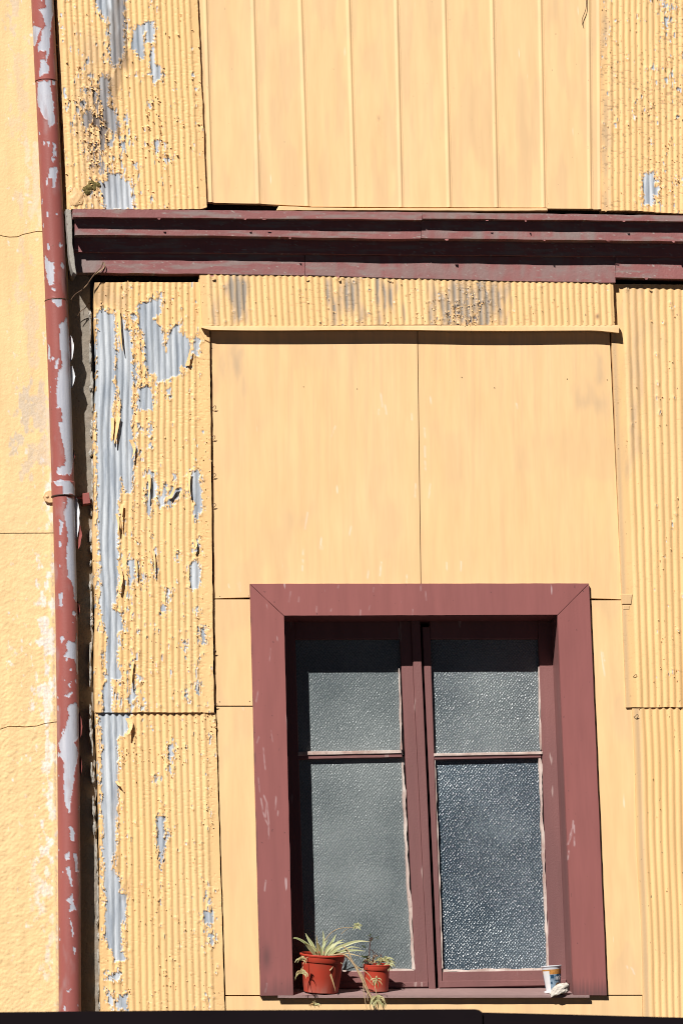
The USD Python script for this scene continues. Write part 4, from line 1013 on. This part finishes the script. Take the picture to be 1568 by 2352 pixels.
def pot(u, y, rb, rt, h, label, lean):
    c = P(u, 2283, y); c[2] = sill_z(y, u) + .0015
    root = thing('flower_pot', label, 'flower pot')
    col = h * .2
    T = lambda vf: stand(vf, c, TILT * .8, lean)
    q = lambda t: rb + (rt * .94 - rb) * t
    body = [(0.001, 0), (rb * .96, 0), (rb, .003), (q(.4), h * .4), (q(.78), h * .78), (q(.80), h * .80), (q(.8) + .003, h * .805), (q(1) + .0035, h * .955),
            (q(1) + .0015, h * .955), (q(.8) - .001, h * .8), (q(.4) - .002, h * .4), (.001, h * .3)]
    bv, bf = lathe(body, 64)
    bv, bf, _ = meshkit.arrays(trimesh.Trimesh(*[np.asarray(a) for a in (bv, bf)], process=False).subdivide(), True)
    hz = bv[:, 2] / h
    nz_ = meshkit.fbm(bv * np.array([70, 70, 45.]), 3, int(u))
    wr = np.zeros((len(bv), 3))
    wr[:, 0] = np.clip((.30 - hz) / .3, 0, 1) * np.clip((nz_ - .3) * 2.2, 0, .7)
    wr[:, 1] = np.clip((nz_ - .55) * 3, 0, .4)
    obj('body', T((bv, bf)), 'pot_red', root, smooth=True, wear=wr)
    rim = [(q(1) + .001, h * .945), (rt, h * .95), (rt + .001, h * .985), (rt - .001, h), (rt - .005, h), (q(1) - .001, h * .96)]
    obj('rim', T(lathe(rim + rim[:1])), 'pot_red', root, smooth=35)
    top_ = lathe([(.001, h * .86), (q(.86) * .5, h * .865), (q(.86) - .0015, h * .86), (q(.80) - .002, h * .80), (.001, h * .79)])
    obj('soil', T(top_), 'soil', root)
    return c, T

u_big, _ = A(548, 975)
cb, Tb = pot(u_big, .050, .063, .083, .140, 'larger red plastic pot, at the left of the sill', .05)
u_sm, _ = A(1188, 965)
cs, Ts = pot(u_sm, .072, .043, .0495, .098, 'smaller red plastic pot, to the right of the larger pot', .01)

def blade(pts, depth, width, dry=0.0, seed=0, n=14, green=1.0, fold=.25):
    """A strap leaf along measured points (enlargement grid) with a depth for each; pale edges, green middle."""
    pts = np.array([A(*p) for p in pts]); depth = np.interp(np.linspace(0, 1, len(pts)), np.linspace(0, 1, len(depth)), depth)
    c = smooth_path(np.array([P(a[0], a[1], d) for a, d in zip(pts, depth)]), n)
    t = np.gradient(c, axis=0); t /= np.linalg.norm(t, axis=1, keepdims=True)
    rg = np.random.default_rng(seed)
    view = -FWD + np.array([rg.uniform(-.5, .5), 0, .5 + rg.uniform(-.3, .3)]); view /= np.linalg.norm(view)
    side = np.cross(t, view); side /= np.linalg.norm(side, axis=1, keepdims=True)
    nrm = np.cross(side, t)
    x = np.linspace(0, 1, n)
    w = width * .5 * np.clip(.55 + 1.6 * x, 0, 1) * np.clip((1 - x) / .45, 0.04, 1) ** .7
    V, Wr = [], []
    for k, a in enumerate((-1, -.62, 0, .62, 1)):
        V.append(c + side * (w * a)[:, None] + nrm * (w * fold * (abs(a) - .5))[:, None])
        g_ = (1.0, 1.0, .95)[min(2, 2 - abs(k - 2))] if False else [.0, .25, 1., .25, .0][k]
        Wr.append(np.stack([np.full(n, g_ * green), np.clip(dry + np.clip(x - .8, 0, 1) * 2.5 * rg.uniform(0, 1), 0, 1), np.zeros(n)], -1))
    V, Wr = np.vstack(V), np.vstack(Wr)
    F = []
    for k in range(4):
        for i in range(n - 1):
            a, b_ = k * n + i, (k + 1) * n + i
            F += [[a, a + 1, b_ + 1], [a, b_ + 1, b_]]
    return (V, np.array(F)), Wr
PX = 1 / 3.136 * .6272 * .0016                                 # metres per pixel of that enlargement
def leaf(parent, pts, depth, wpx, dry=0, seed=0, green=1.0, n=14):
    m_, w = blade(pts, depth, wpx * PX, dry, seed, n, green)
    obj('leaf', m_, 'leaf', parent, smooth=True, wear=w)
def runner(parent, pts, depth, r, mat='dry_stem', name='runner'):
    pts = np.array([A(*p) for p in pts]); depth = np.interp(np.linspace(0, 1, len(pts)), np.linspace(0, 1, len(depth)), depth)
    obj(name, tube(smooth_path(np.array([P(a[0], a[1], d) for a, d in zip(pts, depth)]), 22), np.linspace(r, r * .7, 22), 6), mat, parent, smooth=True)
def plantlet(parent, x, y, d, size, n, seed, dry=.2, spread=(0, 2 * math.pi), droop=.4, up=0.0):
    pl = thing('plantlet', parent=parent)
    rg = np.random.default_rng(seed)
    for k in range(n):
        a = spread[0] + (spread[1] - spread[0]) * (k + rg.uniform(0, .8)) / n
        l = size * rg.uniform(.6, 1.1)
        ex, ey = math.cos(a) * l, -math.sin(a) * l * .8 - up * size
        pts = [(x, y), (x + ex * .5, y + ey * .62 - .12 * l), (x + ex * .85, y + ey * .8 + droop * .2 * l), (x + ex, y + ey + droop * .7 * l)]
        leaf(pl, pts, (d, d - rg.uniform(-.012, .02)), 9 + rg.uniform(0, 7), dry * rg.uniform(.2, 1.8), seed * 31 + k, rg.uniform(.4, 1), 9)

sp = thing('spider_plant', 'variegated spider plant with dry runners in the larger red pot', 'plant')
D0 = .05
leaf(sp, [(470, 530), (430, 450), (340, 372), (255, 335), (165, 342)], (.03, -.01), 34, .05, 1)
leaf(sp, [(480, 530), (440, 470), (390, 420), (358, 395)], (.03, .0), 46, 0, 2, .35)
leaf(sp, [(490, 525), (455, 425), (405, 345), (370, 278)], (.05, .06), 40, 0, 3, .6)
leaf(sp, [(516, 545), (506, 430), (497, 300)], (.03, .02), 26, .5, 4)
leaf(sp, [(545, 540), (578, 420), (570, 250)], (.06, .07), 30, 0, 5, .4)
leaf(sp, [(560, 545), (535, 450), (512, 385)], (.02, .0), 30, 0, 6)
leaf(sp, [(600, 545), (640, 450), (690, 355), (722, 292)], (.06, .08), 36, 0, 7)
leaf(sp, [(618, 545), (680, 445), (750, 378), (805, 352)], (.05, .06), 34, 0, 8, .8)
leaf(sp, [(640, 545), (720, 455), (800, 425), (900, 388), (1000, 370), (1105, 378)], (.03, -.01), 36, .1, 9, .6)
leaf(sp, [(650, 545), (740, 502), (850, 480), (950, 476), (1055, 485)], (.02, -.01), 28, .1, 10)
leaf(sp, [(600, 550), (640, 475), (700, 412), (760, 390), (815, 384)], (.04, .03), 30, 0, 11, .3)
leaf(sp, [(575, 548), (565, 470), (600, 395), (628, 350)], (.05, .06), 26, 0, 12)
leaf(sp, [(690, 540), (770, 490), (830, 460), (880, 440), (1010, 455)], (.03, .0), 18, .2, 13, .5)
leaf(sp, [(700, 545), (800, 510), (900, 520), (1020, 550)], (.03, -.02), 14, .7, 14, .5)
leaf(sp, [(630, 548), (690, 500), (740, 470), (780, 460)], (.02, -.01), 30, 0, 15, .8)
leaf(sp, [(540, 548), (500, 480), (440, 430), (400, 420)], (.04, .03), 24, .2, 16)
leaf(sp, [(585, 548), (600, 480), (640, 420), (665, 400)], (.03, .02), 28, 0, 17, .5)
leaf(sp, [(640, 540), (655, 620), (650, 700), (680, 820), (715, 945)], (-.025, -.034), 20, .9, 18, .3)
leaf(sp, [(645, 610), (668, 650), (660, 690), (648, 712)], (-.032, -.04), 34, .6, 19, .2)
leaf(sp, [(720, 560), (760, 600), (795, 635)], (-.02, -.03), 12, .6, 20, .3)
runner(sp, [(590, 370), (640, 300), (720, 240), (800, 218), (915, 212)], (.05, .03), .0016)
runner(sp, [(780, 290), (830, 245), (870, 222)], (.05, .03), .0009)
runner(sp, [(640, 535), (720, 528), (800, 522), (870, 570), (950, 680), (1020, 820), (1080, 950), (1135, 1045)], (.0, -.06), .0034)
runner(sp, [(660, 545), (760, 535), (850, 560), (940, 650), (1020, 780), (1090, 930), (1140, 1050)], (.0, -.055), .0024)
runner(sp, [(800, 430), (860, 480), (880, 530), (960, 660), (1060, 720), (1130, 800), (1170, 900), (1190, 1005)], (.0, -.055), .0022)
runner(sp, [(960, 670), (1020, 800), (1040, 950), (1058, 1070), (1075, 1150)], (-.03, -.06), .0016)
runner(sp, [(1000, 720), (1060, 850), (1080, 980), (1085, 1060)], (-.03, -.06), .0014)
runner(sp, [(1060, 790), (1120, 850), (1150, 880)], (-.03, -.05), .0012)
runner(sp, [(440, 535), (385, 565), (350, 620), (335, 690), (328, 745)], (-.02, -.075), .0015)
plantlet(sp, 962, 195, .028, 62, 13, 1, .15, droop=.3)
plantlet(sp, 328, 592, -.07, 74, 11, 2, .35, (-.4, 3.5), droop=.8)
plantlet(sp, 330, 742, -.078, 82, 14, 3, .45, (-.6, 3.8), droop=.9)
plantlet(sp, 1200, 1045, -.07, 98, 26, 4, .3, droop=.9)
plantlet(sp, 1180, 820, -.055, 72, 10, 5, .4, droop=.6)
plantlet(sp, 470, 1118, -.05, 74, 12, 6, .85, (-.2, 3.3), droop=.3, up=.1)
runner(sp, [(478, 1140), (474, 1080), (476, 1050)], (-.05, -.05), .001)

sm = thing('small_plant', 'low tangled plant with dark stems and a pale spiky tuft in the smaller red pot', 'plant')
runner(sm, [(1115, 660), (1105, 560), (1108, 440), (1126, 318)], (.07, .07), .0022, 'dark_stem', 'stem')
runner(sm, [(1125, 655), (1150, 540), (1140, 480), (1110, 470)], (.06, .05), .0018, 'dark_stem', 'stem')
runner(sm, [(1200, 660), (1215, 570), (1180, 510), (1150, 500)], (.06, .05), .0014, 'dark_stem', 'stem')
rg = np.random.default_rng(11)
def small_leaf(x, y, d, l, a, mat):
    c = P(*A(x, y), d)
    e1 = np.array([math.cos(a), rg.uniform(-.5, .5), math.sin(a)]); e1 /= np.linalg.norm(e1)
    e2 = np.cross(e1, [rg.uniform(-.4, .4), 1, rg.uniform(-.4, .4)]); e2 /= np.linalg.norm(e2)
    V = np.array([c, c + e1 * l * .4 + e2 * l * .24, c + e1 * l, c + e1 * l * .4 - e2 * l * .24])
    obj('leaf', (V, np.array([[0, 1, 2], [0, 2, 3]])), mat, sm)
for k in range(10):
    small_leaf(1125 + rg.normal(0, 7), 335 + rg.uniform(-15, 35), .07, rg.uniform(.006, .013), rg.uniform(0, 6.28), 'dark_stem' if k % 2 else 'dark_leaf')
for k in range(64):
    small_leaf(1075 + rg.uniform(-30, 170), 600 + rg.normal(0, 40) , .055 + rg.uniform(-.03, .03), rg.uniform(.008, .018), rg.uniform(0, 6.28), ['dark_leaf', 'dark_stem', 'dark_leaf', 'dry_stem'][k % 4])
for x0, y0 in ((1035, 420), (1190, 330), (1110, 310), (1040, 425)):
    for k in range(3):
        small_leaf(x0, y0 + rg.uniform(-8, 20), .06, .009, rg.uniform(0, 6.28), 'dark_leaf')
plantlet(sm, 1300, 610, .055, 105, 26, 7, .12, (-.5, 3.5), droop=.35)
plantlet(sm, 1230, 600, .045, 75, 14, 8, .35, (-.2, 3.3), droop=.5)
plantlet(sm, 1330, 640, .03, 70, 10, 9, .2, (2.6, 6.8), droop=.4)
plantlet(sm, 1080, 580, .05, 60, 8, 10, .5, droop=.4)

# ================================================================ cup and stone
cup = thing('plastic_cup', 'printed plastic yoghurt cup with an orange band at the right end of the sill', 'cup')
yc = .035
cc = P(1270, 2276, yc); cc[2] = sill_z(yc, 1270) + .008
LEAN = .06
def rc(t): return .0255 + .0105 * t
H = .090
Tc = lambda vf: stand(vf, cc, TILT * .4, -LEAN)
obj('body', Tc(lathe([(.001, 0), (rc(0), 0), (rc(1), H), (rc(1) - .0012, H), (rc(0) - .0012, .002), (.001, .002)])), 'cup_plastic', cup, smooth=35)
obj('rim', Tc(lathe([(rc(1) - .001, H - .003), (rc(1) + .0015, H - .0025), (rc(1) + .002, H), (rc(1), H + .001), (rc(1) - .0015, H), (rc(1) - .001, H - .003)])), 'cup_plastic', cup, smooth=35)
def wrap(a0, a1, t0, t1, mat, name, lift=.0005, edge=None):
    n = 20
    a = np.radians(np.linspace(a0, a1, n))
    rows = []
    for t in np.linspace(t0, t1, 6):
        r = rc(t) + lift
        rows.append(np.stack([r * np.sin(a), -r * np.cos(a), np.full(n, H * t)], -1))
    v = np.array(rows).reshape(-1, 3)
    obj(name, Tc((v, grid_faces(6, n)[:, ::-1])), mat, cup, smooth=True)
wrap(-180, 180, .66, .86, 'cup_orange', 'orange_band')
wrap(-180, 180, .05, .655, 'cup_blue', 'blue_wrapper')
wrap(-78, -26, .0, .80, 'cup_white', 'white_panel', .0009)
wrap(20, 74, .62, .66, 'cup_navy', 'dark_mark', .0010); wrap(-20, 0, .50, .64, 'cup_navy', 'dark_mark', .0010)
wrap(-24, -12, .28, .36, 'cup_navy', 'dark_mark', .0010)
def letters(text, h, a0, t0, mat, lift, bold):
    tm = meshkit.text_mesh(text, h, .0003, bold)
    tm = tm.subdivide_to_size(.004)
    v = np.array(tm.vertices)
    a = math.radians(a0) + v[:, 0] / (rc(t0) + .001)
    r = rc(t0 + 0) + (v[:, 1] / H) * .0105 + lift + v[:, 2]
    return Tc((np.stack([r * np.sin(a), -r * np.cos(a), H * t0 + v[:, 1]], -1), np.array(tm.faces)))
wrap(6, 62, .40, .60, 'cup_navy', 'name_plate', .0009)
obj('lettering', letters('mic', .0145, 9, .435, 'cup_white', .0013, True), 'cup_white', cup, label='pale letters mic')
arc = []
for t in np.linspace(math.pi * .98, math.pi * .02, 16):
    arc.append((30 + 24 * math.cos(t), .12 + .20 * math.sin(t)))
V, n = [], len(arc)
for q in (0, 1):
    for a_, t_ in arc:
        aa = math.radians(30 + (a_ - 30) * (1.0 - .28 * q)); tt = .12 + (t_ - .12) * (1 - .30 * q)
        r = rc(tt) + .0011
        V.append((r * math.sin(aa), -r * math.cos(aa), H * tt))
obj('brown_arc', Tc((np.array(V), np.vstack([[[i, i + 1, n + i + 1], [i, n + i + 1, n + i]] for i in range(n - 1)]))), 'cup_brown', cup)
ft = lathe([(.001, -.009), (.024, -.009), (.026, -.007), (.026, -.001), (.0245, 0), (.001, 0)])
obj('foot', Tc((ft[0] + np.array([-.008, -.004, .0]), ft[1])), 'cup_white', cup, smooth=35, label='white foot of the cup')

st = trimesh.creation.icosphere(4)
v = np.array(st.vertices)
d1 = meshkit.fbm(v * 1.3 + 5, 3, 4)
v = v * (.72 + .62 * d1)[:, None]
v[:, 2] = np.maximum(v[:, 2], -.62)
v = v * np.array([.034, .026, .024])
v[:, 0] += .25 * (v[:, 2]) ; v[:, 2] += .18 * np.where(v[:, 0] > 0, v[:, 0], v[:, 0] * 1.8)
ys = -.012
c = P(1284, 2275, ys); c[2] = sill_z(ys, 1284) + .0165
v = v + (meshkit.fbm(v * 160, 2, 2) - .5)[:, None] * .004
tag(obj('stone', (v + c, np.array(st.faces)), 'stone', smooth=28), 'pale rough stone lying in front of the printed cup on the sill', 'stone')

# ================================================================ dry roots
root_ = thing('dry_root', 'dry twisted root hanging from the left end of the cornice across to the drainpipe', 'root')
def gpath(pts, y0, y1, n=18):
    yy = np.linspace(y0, y1, len(pts))
    return smooth_path([P(a[0], a[1], y) for a, y in zip(pts, yy)], n)
obj('strand', tube(gpath([(237, 601), (233, 612), (222, 624), (208, 641), (199, 655), (184, 668), (172, 676), (163, 688)], -.050, -.050), np.linspace(.0022, .0012, 18), 6), 'twig', root_)
obj('strand', tube(gpath([(239, 603), (240, 612), (230, 622), (214, 634), (204, 648), (193, 660)], -.052, -.046), np.linspace(.0018, .001, 18), 6), 'dry_stem', root_)
obj('strand', tube(gpath([(206, 694), (197, 706), (186, 714), (178, 727)], -.01, .01), np.linspace(.0018, .001, 18), 6), 'twig', root_)
obj('strand', tube(gpath([(194, 708), (192, 716), (191, 724)], .0, .01), .0009, 5), 'twig', root_)
tw = obj('dry_twig', tube(gpath([(1349, -40), (1346, -5), (1344.5, 22), (1338, 38), (1336, 50), (1338, 58)], -.034, -.03), np.linspace(.0020, .0012, 18), 6), 'twig')
tag(tw, 'thin brown twig hanging down over the ribbed planks at the top', 'twig')

# ================================================================ dark ledge in front, out of focus
led = thing('front_ledge', 'black-painted ledge of a roof in front, cut across the foot of the picture', 'ledge')
YL = -3.2
def ledge(poly, yf, yb, name, label=None):
    w = np.array([P(u, v, yf) for u, v in poly])
    pg = Polygon(w[:, [0, 2]])
    m_ = trimesh.creation.extrude_polygon(pg, yb - yf, engine='earcut').apply_transform(np.array([[1, 0, 0, 0], [0, 0, 1, yf], [0, 1, 0, 0], [0, 0, 0, 1.]]))
    m_.fix_normals()
    obj(name, m_, 'black_paint', led, label=label)
ledge([(-120, 2327), (400, 2322), (1090, 2319), (1100, 2321), (1107, 2326), (1108, 2390), (-120, 2390)], YL, YL + .30, 'coping', 'left coping piece, a little higher')
ledge([(1108.5, 2326.5), (1300, 2331), (1700, 2342), (1700, 2390), (1108.5, 2390)], YL + .01, YL + .29, 'coping')
lo = P(-110, 2389, YL + .02); hi = P(1690, 2389, YL + .02)
b = trimesh.creation.box([hi[0] - lo[0], .24, min(lo[2], hi[2]) - .005]); b.apply_translation([(lo[0] + hi[0]) / 2, YL + .15, (min(lo[2], hi[2]) - .005) / 2])
obj('wall', b, 'black_paint', led)
